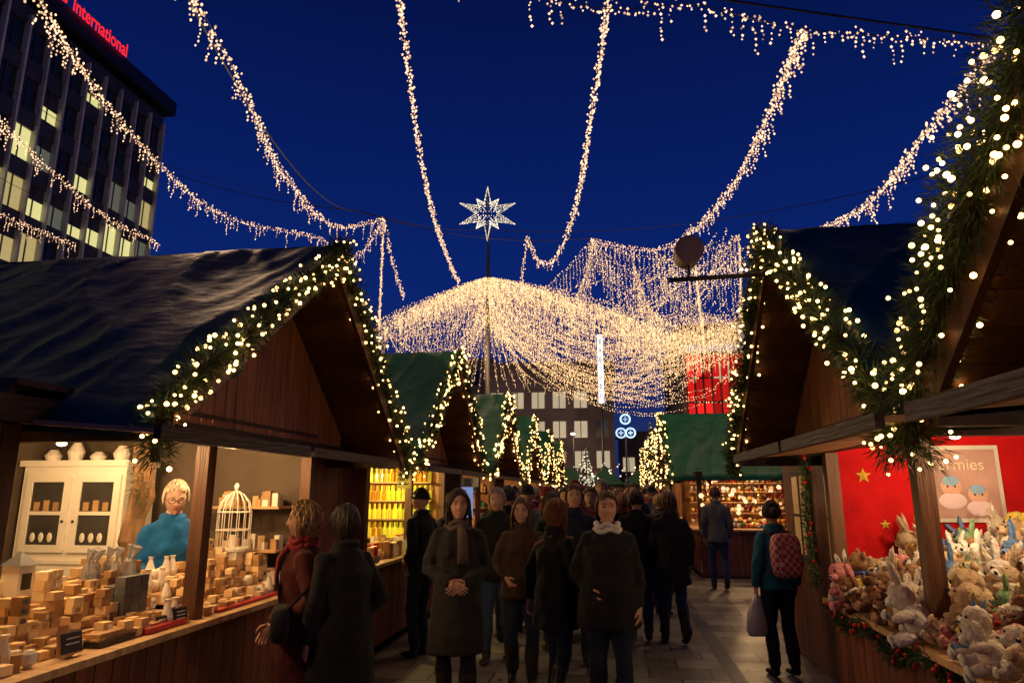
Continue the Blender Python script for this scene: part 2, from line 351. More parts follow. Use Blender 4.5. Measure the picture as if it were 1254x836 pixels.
# ------------------------------------------------------------ left stall goods
def left_goods():
    e=empty('soap_and_gift_display',(0,0,0)); b=MB()
    for (ya,yb) in((2.75,4.1),(4.33,5.65)):
        y=ya
        while y<yb:
            x=2.62
            while x<3.18:
                lift=.06*int((x-2.62)/.14)
                if noise.noise(Vector((x*3.0,y*2.2,1)))>-.22:
                    n=random.choice([1,2,2,3,4,5]) if x>2.8 else random.choice([0,1,1,2])
                    z=.97+lift; sw=U(.75,1)
                    for k in range(n):
                        b.rbox((-x+U(-.006,.006),y+U(-.006,.006),z+.024*sw+.002),(.062*sw,.058,.048*sw),U(-.25,.25),random.choice([0,0,0,1,1,4]))
                        if R()<.5: b.rbox((-x+.032*sw,y,z+.024*sw),(.003,.03,.022),0,random.choice([2,3,1]))
                        z+=.05*sw
                else:
                    q=R(); z=.97+lift
                    if q<.35: b.loft([(-x,y,z),(-x,y,z+.05),(-x,y,z+.13),(-x,y,z+.15)],[.03,.035,.012,.02],10,3)
                    elif q<.6: b.ell((-x,y,z+.04),(.035,.035,.04),3,10)
                    elif q<.8: b.loft([(-x,y,z),(-x,y,z+.07),(-x,y,z+.072)],[.02,.022,.01],10,random.choice([1,3,6]))
                x+=.07
            y+=.07
        for k in range(1,5): b.box(-(2.62+.14*k-.01),-3.22,ya-.03,yb+.03,.97,.97+.06*k-.002+.0005*k,5)
    for i in range(3):
        for j in range(3):
            for k in range(4-j): b.rbox((-2.80-.07*j,3.78+.07*i,1.08+.052*k),(.064,.064,.05),U(-.05,.05),2)
    b.box(-2.58,-2.72,3.35,3.62,.972,1.0,6); b.box(-2.6,-2.7,3.37,3.6,1.0,1.03,1)
    b.box(-2.56,-2.64,3.7,4.05,.972,1.0,7); b.box(-2.56,-2.64,4.4,5.5,.972,.99,7)
    for (x,y,h) in((-3.1,3.0,.2),(-3.05,3.3,.15),(-3.12,5.0,.22)):
        z=1.22; b.box(x-.05,x+.05,y-.05,y+.05,z,z+h,3); b.add([(x-.06,y-.06,z+h),(x+.06,y-.06,z+h),(x+.06,y+.06,z+h),(x-.06,y+.06,z+h),(x,y,z+h+.07)],[(0,1,4),(1,2,4),(2,3,4),(3,0,4)],2); b.box(x+.051,x+.053,y-.03,y+.03,z+.03,z+h-.04,6)
    b.obj('gift_boxes',[cream,creamd,slate,white,M('honey_soap',(.82,.62,.34),.5,var=.15),ply,black,M('red_ribbon_tray',(.5,.03,.03),.5)],parent=e)
    c=MB()
    for (x,y,w_,h,rz) in((-2.60,3.17,.13,.11,1.45),(-2.6,4.02,.12,.09,1.4),(-2.9,2.9,.1,.1,1.3),(-2.62,3.88,.08,.06,1.3)):
        c.rbox((x,y,.97+h/2+.01),(w_,.012,h),rz,0,-.2); c.rbox((x+.012,y,.97+h/2+.01),(w_*.86,.006,h*.82),rz,1,-.2)
        for k in range(3): c.rbox((x+.018,y,.975+h*(.3+.22*k)),(w_*.55,.004,.006),rz,2,-.2)
    c.obj('chalkboard_signs',[ply,black,chalk],parent=e)
    g=MB()
    for i in range(9):
        x=-2.95-U(0,.14);y=4.0+U(-.3,.12); g.loft([(x,y,1.15),(x,y,1.24),(x,y,1.32),(x+.0,y,1.34),(x+.02,y,1.41)],[(.025,.018),(.038,.025),(.025,.018),.007,(.034,.015)],8,0)
    g.obj('gift_bags',[M('cellophane',(.6,.6,.62),.15,ns=20,na=.4,bump=.6,bs=40,spec=1,trans=.6)],parent=e)
    l=MB(); cx,cy,cz=-3.05,5.35,1.3
    for k in range(14):
        a=2*math.pi*k/14; p=lambda r,z:(cx+r*math.cos(a),cy+r*math.sin(a),z)
        tube(l,[Vector(p(.13,cz)),Vector(p(.13,cz+.28)),Vector(p(.11,cz+.36)),Vector(p(.06,cz+.42)),Vector(p(.008,cz+.45))],.0035,4)
    for z,r in((cz,.13),(cz+.14,.132),(cz+.28,.13)):
        L=[Vector((cx+r*math.cos(a*math.pi/12),cy+r*math.sin(a*math.pi/12),z)) for a in range(25)]; tube(l,L,.005,4)
    l.loft([(cx,cy,cz-.02),(cx,cy,cz)],[.14,.14],20); l.loft([(cx,cy,cz),(cx,cy,cz+.1)],[.03,.03],12)
    l.ell((cx,cy,cz+.48),(.02,.02,.03)); l.box(cx-.1,cx+.1,cy-.1,cy+.1,.97,cz-.02)
    l.obj('birdcage_lantern',[white],parent=e)
left_goods()
def cabinet():
    b=MB(); x0,x1,y0,y1=-4.98,-4.02,5.3,5.68
    b.box(x0,x1,y0,y1,.1,1.95,0); b.box(x0-.03,x1+.03,y0-.03,y1,1.95,2.0,0); b.box(x0-.0,x1+.02,y0-.02,y1-.01,1.16,1.19,0)
    for i in range(2):
        a=x0+.05+i*.46; c=a+.42
        b.box(a,a+.06,y0-.022,y0-.001,1.25,1.88,0);b.box(c-.06,c,y0-.022,y0-.001,1.25,1.88,0)
        b.box(a+.06,c-.06,y0-.022,y0-.001,1.25,1.31,0);b.box(a+.06,c-.06,y0-.022,y0-.001,1.82,1.88,0)
        b.box(a+.06,c-.06,y0-.008,y0-.002,1.31,1.82,1); b.box(a+.06,c-.06,y0-.018,y0-.01,1.55,1.58,0)
        b.box(a,c,y0-.02,y0-.001,.2,1.13,0); b.ell(((a+.03,c-.03)[1-i],y0-.03,1.5),(.012,.012,.012),2,8)
        for k in range(3): b.ell((a+.12+.08*k,y0-.012,1.37),(.025,.006,.04),0,8); b.rbox((a+.12+.09*k,y0-.012,1.62),(.05,.006,.07+.03*(k%2)),0,3)
    for k,h in((0,.10),(1,.16),(2,.08),(3,.13)):
        x=x0+.12+k*.22; b.loft([(x,5.45,2.0),(x,5.45,2.0+h*.5),(x,5.45,2.0+h)],[.05,.07,.03],12,0)
    b.obj('display_cabinet',[white,M('cabinet_glass',(.05,.045,.04),.1,ns=3,na=.4),metal,creamd])
    t=MB(); tx,ty=-3.62,4.95
    t.loft([(tx+.03*math.sin(k*1.3),ty+.02*math.sin(k*2.1),.1+.16*k) for k in range(14)],[.10+.012*math.sin(k*2.7)-.002*k for k in range(14)],14,0)
    for i in range(700):
        z=U(1.7,2.18); d=Vector((U(-1,1),U(-1,1),U(-.6,.6))).normalized(); a=Vector((tx,ty,z))+d*.06; q=a+d*U(.05,.14)
        sd=d.cross(Vector((0,0,1))).normalized()*.007; t.add([a-sd,a+sd,q],[(0,1,2)],1)
    t.obj('rustic_log_post',[bark,fir],smooth=False)
    s_=MB()
    for z in(1.25,1.6): s_.box(-2.75,-3.4,5.5,5.73,z,z+.02,0)
    for i in range(34):
        z=random.choice([1.27,1.62]); h=U(.05,.13); s_.rbox((U(-3.35,-2.8),U(5.55,5.68),z+h/2),(.05,.05,h),U(-.3,.3),random.choice([1,2,3]))
    s_.obj('wall_shelf',[ply,white,cream,creamd])
cabinet()
sg=MB(); sg.loft([(-2.50,4.1,2.62),(-2.525,4.1,2.62)],[(.16,.24),(.16,.24)],28,0,ref=(0,0,1)); sg.obj('oval_stall_sign',[M('green_sign',(.01,.10,.04),.5)])

# ------------------------------------------------------------ bottle shop, other goods
def shelves(name,x0,x1,y,zs,mats,kind='bottle',step=.09,ydir=-1):
    e=empty(name); b=MB(); g=MB()
    for z in zs:
        b.box(x0,x1,y,y+ydir*.2,z-.02,z,0)
        for row in range(2):
            x=x0+.05; m=random.randrange(len(mats))
            while x<x1-.04:
                if R()<.22: m=random.randrange(len(mats))
                if kind!='bottle': m=random.randrange(len(mats))
                yy=y+ydir*(.06+.09*row)+U(-.012,.012)
                if kind=='bottle':
                    g.loft([(x,yy,z),(x,yy,z+.13),(x,yy,z+.16),(x,yy,z+.23)],[.032,.032,.013,.012],8,m)
                elif kind=='ball':
                    r=U(.03,.055); g.ell((x,yy+U(-.03,.03),z+r+U(0,.06)),(r,r,r),m,10)
                else:
                    h=U(.06,.2); g.rbox((x,yy,z+h/2),(step*U(.5,.9),.07,h),U(-.3,.3),m)
                x+=step*U(.9,1.15)
    b.obj('shelf_boards',[ply],parent=e); g.obj('goods',mats,parent=e,smooth=False)
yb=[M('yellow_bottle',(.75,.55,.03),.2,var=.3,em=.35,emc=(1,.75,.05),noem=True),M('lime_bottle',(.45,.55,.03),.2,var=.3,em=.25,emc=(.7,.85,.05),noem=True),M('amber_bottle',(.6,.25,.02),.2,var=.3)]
shelves('bottle_shelf',-4.9,-2.8,10.78,[1.05,1.33,1.61,1.89],yb,step=.085)
gm=[M('red_trinket',(.6,.03,.02),.3,var=.3),M('gold_trinket',(.8,.5,.12),.3,.4,var=.3),M('white_trinket',(.8,.72,.58),.4,var=.2),M('green_trinket',(.05,.3,.1),.3,var=.3),M('blue_trinket',(.08,.2,.6),.3,var=.3)]
shelves('trinket_shelf',-4.9,-2.8,15.48,[1.05,1.4,1.75],gm,'box')
for yc in(18.7,23.4,28.2): shelves('trinket_shelf',-4.9,-2.8,yc+1.68,[1.05,1.4,1.75],gm,'box',.12)
shelves('ornament_shelf',1.85,4.1,17.6,[1.0,1.25,1.5,1.75,1.95],gm[:3]+[gm[1],gm[2]],'ball',.12)
shelves('ornament_shelf',1.85,4.1,15.75,[.972],gm,'ball',.1)
hg=MB()
for i in range(70):
    x=U(1.85,3.6);z=U(1.3,2.0); r=U(.03,.06); hg.ell((x,15.25,z),(r,r,r),random.randrange(3),8); hg.box(x-.003,x+.003,15.248,15.252,z+r,2.02,3)
hg.obj('hanging_ornaments',[gm[1],EM('lit_ornament',(1,.6,.3),1.5),gm[0],wire])
cg=MB()
for i in range(160):
    x=-2.65-U(0,.5);y=U(7.4,10.6);h=U(.05,.2); cg.rbox((x,y,.97+h/2),(.07,.07,h),U(0,1),random.randrange(5))
for i in range(120):
    x=-2.65-U(0,.5);y=U(12.1,15.4);h=U(.05,.2); cg.rbox((x,y,.97+h/2),(.07,.07,h),U(0,1),random.randrange(5))
cg.obj('counter_goods',[cream,creamd]+gm[:3])
def placard(x,y,z,w_,h,m):
    b=MB(); b.box(x-w_/2,x+w_/2,y,y+.015,z-h/2,z+h/2,0); b.box(x-w_/2+.01,x-w_/2+.02,y+.004,y+.01,z+h/2,z+h/2+.15,1); b.box(x+w_/2-.02,x+w_/2-.01,y+.004,y+.01,z+h/2,z+h/2+.15,1)
    for k in range(3): b.box(x-w_*.35,x+w_*U(.1,.35),y-.004,y-.001,z+h*(.25-.25*k)-.008,z+h*(.25-.25*k)+.008,2)
    b.obj('price_placard',[m,metal,black])
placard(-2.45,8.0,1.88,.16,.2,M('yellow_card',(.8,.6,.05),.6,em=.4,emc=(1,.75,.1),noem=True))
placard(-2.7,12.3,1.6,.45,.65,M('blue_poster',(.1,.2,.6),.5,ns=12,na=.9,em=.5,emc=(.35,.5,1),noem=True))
placard(-2.45,11.9,1.9,.3,.16,white)

# ------------------------------------------------------------ plush display
def plush_meshes():
    out=[]
    cols=[(.62,.52,.40),(.48,.32,.17),(.22,.10,.045),(.70,.62,.52),(.36,.20,.09),(.6,.22,.22),(.12,.22,.42),(.55,.38,.22),(.62,.45,.08),(.2,.34,.16),(.30,.15,.07),(.66,.56,.45),(.5,.36,.22)]
    for i,c in enumerate(cols):
        m=M('plush_%d'%i,c,.95,ns=25,na=.3,bump=.9,bs=70,spec=.2); m2=M('plush_muzzle_%d'%i,tuple(min(.75,q*1.2+.06) for q in c),.95,ns=25,na=.2,bump=.8,bs=70,spec=.2)
        b=MB(); b.ell((0,0,.055),(.05,.042,.058),0,14); b.ell((0,-.012,.13),(.043,.04,.04),0,14)
        b.ell((0,-.048,.122),(.02,.018,.015),1,10); b.ell((0,-.066,.127),(.006,.005,.005),2,6)
        for s in(-1,1):
            b.ell((s*.017,-.047,.142),(.005,.004,.005),2,6)
            b.ell((s*.048,-.025,.075),(.017,.035,.017),0,10,rot=Matrix.Rotation(s*.4,3,'Z')); b.ell((s*.036,-.055,.02),(.02,.04,.02),0,10); b.ell((s*.038,-.09,.024),(.017,.008,.02),1,8)
            if i%3==0: b.ell((s*.025,0,.19),(.012,.008,.045),0,8,rot=Matrix.Rotation(s*.25,3,'Y')); b.ell((s*.026,-.008,.19),(.007,.004,.035),1,8,rot=Matrix.Rotation(s*.25,3,'Y'))
            elif i%3==1: b.ell((s*.036,0,.163),(.017,.009,.017),0,8)
            else: b.ell((s*.046,-.005,.125),(.009,.016,.032),0,8)
        if i%2==0:
            L=[Vector((.04*math.cos(a*math.pi/8),.036*math.sin(a*math.pi/8)-.005,.097)) for a in range(17)]; tube(b,L,.009,6,3)
        b.v=[tuple(Vector(v)*(1+.05*noise.noise(Vector(v)*60))) for v in b.v]
        ob=b.obj('plush_base',[m,m2,black,gm[i%5]],smooth=True); out.append(ob.data); bpy.data.objects.remove(ob)
    return out
PM=plush_meshes()
def plush_display():
    e=empty('plush_toy_display')
    def put(x,y,z,sc,rz=None,m=None):
        o=bpy.data.objects.new('plush_toy',m or random.choice(PM)); COL.objects.link(o); o.parent=e
        o.location=(x,y,z); o.scale=(sc,)*3; o.rotation_euler=(U(-.9,.4),U(-.6,.6),(-math.pi/2+U(-1.1,.9)) if rz is None else rz)
    y=2.5
    while y<5.58:
        grp=random.choice(PM)
        for j in range(8):
            x=1.64+j*.115; z=.975+.038*j
            put(x+U(-.03,.03),y+U(-.03,.03),z+U(0,.03),U(.9,1.8),m=grp if R()<.4 else None)
        y+=.125
    for j in range(3):
        y=2.6
        while y<5.55: put(2.62+.12*j,y+U(-.03,.03),1.27+.07*j,U(1.1,1.9)); y+=.15
    for i in range(7): put(U(2.0,3.0),5.5+U(-.08,.03),1.18+U(0,.08),U(1.0,1.5),U(-.6,.2))
    b=MB()
    for j in range(4): b.box(1.9+.2*j,2.9,2.5,5.63,.97,1.01+.07*j+.001*j,0)
    for i in range(46):
        j=U(0,8); b.rbox((1.66+j*.115,U(2.6,5.5),1.10+.038*j+.06),(.05,.004,.035),math.pi/2+U(-.5,.5)-.3,1,U(-.3,.3))
    b.obj('display_steps',[redw,white],parent=e)
plush_display()
garland([(1.56,5.6,.93),(1.55,5.2,.84),(1.55,4.8,.93),(1.55,4.4,.83),(1.55,4.0,.93),(1.55,3.6,.83),(1.55,3.2,.92),(1.55,2.8,.84),(1.55,2.5,.9)],r=.04,bpm=40,npm=1700,br=.012,nl=(.03,.06),mat=M('red_berry',(.7,.01,.01),.3))
garland([(1.52,5.75,2.0),(1.5,5.78,1.5),(1.52,5.75,1.0)],r=.035,bpm=16,npm=1400,br=.014,nl=(.03,.06),mat=M('red_bauble',(.6,.01,.01),.25))
def star_wall(y,x,z,r):
    vs=[(x,y-.012,z)]+[(x+(r if k%2==0 else r*.42)*math.sin(k*math.pi/5),y-.004,z+(r if k%2==0 else r*.42)*math.cos(k*math.pi/5)) for k in range(10)]
    b=MB(); b.add(vs,[(0,1+(k+1)%10,1+k) for k in range(10)]); b.obj('gold_star',[gold])
for q in((5.645,1.9,1.86,.06),(5.645,2.02,1.5,.04),(5.645,3.4,1.9,.05),(5.645,3.3,1.5,.04)): star_wall(*q)
def poster():
    e=empty('toy_poster'); b=MB(); b.box(2.24,2.86,5.625,5.64,1.52,2.08,0); b.box(2.27,2.83,5.62,5.624,1.55,2.05,1)
    for (x,z,r) in((2.5,1.78,.075),(2.68,1.72,.07)):
        b.ell((x,5.617,z),(r,.004,r*.95),2,16); b.ell((x,5.616,z+r*.45),(r*.8,.004,r*.6),4,16); b.ell((x-.025,5.612,z),(.007,.003,.009),3,8); b.ell((x+.025,5.612,z),(.007,.003,.009),3,8)
        b.ell((x,5.616,z-r*1.4),(r*1.3,.003,r*.8),5,16)
    b.obj('sheet',[white,M('poster_print',(.55,.32,.26),.5,ns=3,na=.35),M('print_skin',(.75,.42,.3),.5),black,M('print_blue',(.3,.5,.7),.5),M('print_pink',(.8,.6,.62),.5)],parent=e)
    c=bpy.data.curves.new('lettering','FONT'); c.body='Warmies'; c.size=.12; c.extrude=.002; o=bpy.data.objects.new('lettering',c); COL.objects.link(o); o.parent=e
    o.location=(2.3,5.612,1.90); o.rotation_euler=(math.pi/2,0,0); c.materials.append(M('print_cream',(.8,.7,.5),.5))
poster()
fl=MB(); tube(fl,[Vector((.45,4.9,3.25)),Vector((1.3,4.9,3.27))],.018,8); tube(fl,[Vector((.6,4.9,3.25)),Vector((.6,4.9,3.36))],.012,6)
fl.loft([(.6,4.78,3.44),(.6,4.80,3.44),(.6,5.0,3.46),(.6,5.02,3.46)],[.085,.098,.098,.07],24,1,ref=(0,0,1)); fl.loft([(.6,4.765,3.44),(.6,4.79,3.44)],[.102,.102],24,1,ref=(0,0,1))
fl.obj('drum_lamp',[metal,M('brown_drum',(.45,.27,.16),.5)])

# ------------------------------------------------------------ overhead light strings
STR=[
 ([(-8.36,6.17,10.49),(-9.36,8.09,10.5),(-10.49,9.91,10.88),(-12.38,13.64,11.51),(-13.37,17.64,11.48),(-13.61,21.72,11.58),(-12.03,25.92,12.3)],1),
 ([(-5.43,5.73,9.7),(-6.2,7.66,9.82),(-6.98,9.54,10.18),(-7.72,12.49,10.36),(-9.19,17.36,10.78),(-9.77,22.34,11.28),(-8.94,25.25,12.66)],1),
 ([(-8.94,25.25,12.66),(-8.97,26.55,11.46),(-9.09,28.85,10.32)],.6),
 ([(-2.4,6.16,9.7),(-2.92,8.13,9.82),(-3.43,10.05,10.18),(-4.36,13.92,10.75),(-5.57,19.89,11.04),(-6.5,25.87,11.45),(-7.04,30.9,11.64)],.6),
 ([(.34,6.56,9.7),(.28,8.59,9.82),(.19,10.57,10.18),(-.2,14.56,10.56),(-.89,20.62,10.78),(-1.88,24.69,10.45),(-2.69,26.5,11.02),(-3.39,28.1,12.67)],.75),
 ([(-3.39,28.1,12.67),(-3.75,29.3,11.1),(-4.0,31.4,11.25)],.6),
 ([(3.29,10.23,9.02),(3.74,13.16,10.11),(3.9,16.2,10.51),(3.83,19.26,10.66),(3.25,24.24,11.14),(1.96,27.1,11.45),(-.57,29.5,12.92)],1),
 ([(5.7,9.76,8.07),(6.52,13.83,8.88),(7.22,18.96,9.55),(7.38,23.9,10.7)],1),
 ([(-1.92,7.97,8.86),(-.73,8.67,8.79),(.33,8.86,8.63),(1.4,9.0,8.71),(2.75,9.44,8.53),(4.52,9.9,8.5),(6.3,10.28,8.45)],.9),
 ([(-14.1,10.2,11.75),(-16.56,15,11.88),(-17.65,17.95,11.94),(-18.05,21.1,11.58),(-18.1,24.2,11.68)],1),
 ([(-23.8,18.9,13.0),(-24.5,22.9,12.9),(-24.5,27.1,13.02)],1),
 ([(-12.03,25.92,12.3),(-10.5,26.2,11.5),(-8.94,25.25,12.66)],1),
]
for pts,dn in STR:
    e=empty('icicle_light_string'); L=resample(catmull(pts,.2),.04); C=[]
    for i,p in enumerate(L):
        if R()<.85: C.append(tuple(p+Vector((U(-.08,.08),U(-.08,.08),U(-.10,.07)))))
        if i%4==0:
            ln=random.choice([.1,.15,.3,.42,.58])*dn*U(.7,1.3); z=.07; sw=U(-.08,.08)
            while z<ln: C.append((p.x+sw*z+U(-.025,.025),p.y+U(-.025,.025),p.z-z)); z+=U(.05,.11)
    n=np.array(C); d=np.linalg.norm(n-np.array([0,0,1.7]),axis=1).mean()
    bulbs('bulbs',C,.018 if d<16 else .023,bulbf,e)
    mb=MB(); tube(mb,L[::8],.008,4); mb.obj('cable',[wire],parent=e)
for (a,b_,sg_) in(((-33,30,24),(-10.64,26.83,13.79),1.5),((-10.64,26.83,13.79),(-6.09,33.28,15.2),.3),((-6.09,33.28,15.2),(13.59,26.31,13.9),1.0),((-7.34,9.48,10.6),(-10.64,26.83,13.79),1.2),((-1.92,7.97,8.95),(6.3,10.28,8.52),.0),((-10.64,26.83,13.79),(-.57,29.5,13.0),.6)):
    mb=MB(); tube(mb,sagline(a,b_,sg_),.018,5); mb.obj('suspension_cable',[wire])
for i,(p,P_) in enumerate((((0,10,7.6),150),((-8,11,9),330),((3.6,15,9.3),280),((-5,18,10),280),((-12.5,18,10.5),600),((6.6,14,8),200))): plight('string_light_glow',p,P_,(1,.62,.34),.8)

# ------------------------------------------------------------ light canopy on mast
def canopy():
    e=empty('light_canopy'); T=Vector((-6.15,33.9,12.7)); C=[]
    def line(L,step,j=.03,drop=0,dstep=5):
        for i,p in enumerate(resample(L,step)):
            C.append((p.x+U(-j,j),p.y+U(-j,j),p.z+U(-j,j)))
            if drop and i%dstep==0:
                z=.1; ln=drop*U(.3,1.3)
                while z<ln: C.append((p.x+U(-.03,.03),p.y+U(-.03,.03),p.z-z)); z+=.11
    nR=52; rim=[]; RR=[];zz=[]
    for k in range(nR):
        a=2*math.pi*k/nR; RR.append(5.7+1.3*max(0,math.cos(a))+U(-.45,.35)); zz.append(-2.35+U(-.3,.25))
    def up(a,t):
        k=(a/(2*math.pi)*nR)%nR; i=int(k); f=k-i; r=RR[i]*(1-f)+RR[(i+1)%nR]*f; z=zz[i]*(1-f)+zz[(i+1)%nR]*f
        sc=.25*math.sin(f*math.pi)*t
        return T+Vector((r*t*math.cos(a),.55*r*t*math.sin(a),z*t**1.25-sc))
    for k in range(nR):
        a=2*math.pi*k/nR
        L=[up(a,t) for t in np.linspace(.03,1,16)]
        line(L,.08,.06,.7,4); rim.append(L[-1])
    for q in(.3,.45,.58,.7,.85,1.0):
        L=[up(a+.0001,q) for a in np.linspace(0,2*math.pi,160)]
        line(L,.08,.09,1.4 if q==1 else .7,3)
    for k in range(26):
        a=2*math.pi*k/26; b=U(.8,1.2)
        L=[T+Vector(((.15+2.2*b*t**1.3)*math.cos(a),(.15+2.2*b*t**1.3)*math.sin(a),-.6-5.2*t*U(.97,1.03))) for t in np.linspace(0,1,14)]
        line(L,.12,.03)
    for i in range(10):
        a=Vector(rim[(i-5)%nR])+Vector((0,0,.2)); b=Vector((6.9+U(-.3,.8),33+i*.6,10.3+U(-.5,.5)))
        line(sagline(a,b,U(.1,1.2)),.08,.08,1.5,3)
    anch=[(6.9,36.3,10.4),(6.5,34,10.6),(5,38,10.2),(6.0,30.4,13.1),(2.8,32,10.8),(-.57,29.5,12.92)]
    for i in range(84):
        a=Vector(rim[random.choice(list(range(-15,16)))]) if i%2 else T+Vector((U(-.5,.5),U(-.5,.5),-U(.2,2.2)))
        b=Vector(anch[i%4])+Vector((U(-2.5,1),U(-1.5,1.5),U(-.8,.2)))
        line(sagline(a,b,U(.5,4.2)),.12,.035,.3,6)
    for i in range(26):
        a=T+Vector((U(-.3,.3),U(-.3,.3),-U(1.5,3))); b=Vector((U(0.5,5.5),U(32,37),U(5.5,8.5))); line(sagline(a,b,U(.8,2.0)),.13,.03)
    for i in range(16):
        a=T+Vector((U(-.3,.3),0,-U(1,2.5))); b=Vector(rim[random.choice(range(17,35))]); line(sagline(a,b,U(1.0,3.2)),.13,.03)
    for (a,b,s_) in(((-.57,29.5,12.92),(6.04,30.41,13.1),1.0),((-.57,29.5,12.92),(2.7,31,11.4),.5),((2.7,31,11.4),(6.04,30.4,13.1),.4),((6.04,30.4,13.1),(6.9,36.3,10.4),.4),((-8.94,25.25,12.66),(-11.9,33.6,10.44),1.0),((-.57,29.5,12.92),(-3.8,31.5,11.0),.4),((2.7,31,11.4),(6.9,36.3,10.4),.6),((-.57,29.5,12.9),(5,37,10.2),1.2),((1.96,27.1,11.45),(6.04,30.4,12.0),.8),((-.57,29.5,12.9),(-2,34,10.8),.6),((1.2,30,12.2),(3,36,10.6),.8),((4,30.2,12.6),(5,36,10.6),.8)):
        line(sagline(a,b,s_),.075,.07,1.8,3)
    bulbs('bulbs',C,.0245,bulbt,e)
    mb=MB(); mb.loft([(-6.15,33.9,0),(-6.15,33.9,12.7),(-6.12,33.9,15.2)],[.16,.11,.05],12); mb.obj('mast',[metal],parent=e)
    for (x,y,z) in((-6.2,32,8.5),(1.5,32,8)): plight('canopy_glow',(x,y,z),900,(1,.58,.28),2.0,e)
    mb=MB()
    for a,b in(((6.04,30.41,13.1),(30,40,18)),((6.9,36.3,10.4),(22,58,14)),((-11.9,33.6,10.44),(-33,44,22)),((-.57,29.5,12.95),(2,74,15)),((-8.94,25.25,12.7),(-33,28,22)),((7.38,23.9,10.7),(30,34,17)),((-18.1,24.2,11.7),(-33,27,19))): tube(mb,sagline(a,b,.5),.012,4)
    mb.obj('anchor_cables',[wire],parent=e)
canopy()
def star():
    e=empty('illuminated_star'); c=Vector((-6.08,33.2,16.05)); C=[]; rt=Vector((.99,.142,0)); up=Vector((0,0,1)); fw=rt.cross(up)
    mb=MB()
    tips=[(90,1.5),(270,1.5),(22,1.55),(158,1.55),(202,1.55),(338,1.55),(55,1.0),(125,1.0),(235,1.0),(305,1.0)]
    for (dg,r) in tips:
        a=math.radians(dg); t=c+rt*(r*math.cos(a))+up*(r*math.sin(a))
        for s in(-1,1):
            q=math.radians(dg+s*22); b=c+rt*(.5*math.cos(q))+up*(.5*math.sin(q))
            for sg in(-1,1):
                bb=b+fw*.18*sg
                for i in range(15): C.append(tuple(bb.lerp(t,i/14)))
            tube(mb,[b,t],.02,4)
        for i in range(8): C.append(tuple(c.lerp(t,.15+.7*i/8)))
    bulbs('bulbs',C,.029,bulbw,e); tube(mb,[c-up*1.5,c+up*1.5],.03,6); mb.obj('frame',[metal],parent=e)
star()

def lit_tree(x,y,h,r):
    e=empty('fir_tree'); V=MB(); V.loft([(x,y,0),(x,y,h*.5),(x,y,h)],[.09,.05,.01],8,1); C=[]
    for i in range(int(2600)):
        t=R()**.7; z=.5+(h-.5)*(1-t); rr=r*t*(.75+.35*math.sin(z*9)); a=U(0,6.28); q=rr*U(.5,1.05)
        p=Vector((x+q*math.cos(a),y+q*math.sin(a),z)); d=Vector((math.cos(a),math.sin(a),-.25+U(-.3,.3))).normalized()*U(.08,.2)
        sd=d.cross(Vector((U(-1,1),U(-1,1),1))).normalized()*.02; V.add([p-sd,p+sd,p+d],[(0,1,2)],0)
    for i in range(330):
        t=R()**.6; z=.5+(h-.5)*(1-t); a=U(0,6.28); rr=r*t*1.08; C.append((x+rr*math.cos(a),y+rr*math.sin(a),z))
    bulbs('bulbs',C,.028,bulbw,e); V.obj('foliage',[fir,bark],parent=e)
lit_tree(1.9,33.5,5.0,.75); lit_tree(-1.2,33,3.9,.65)

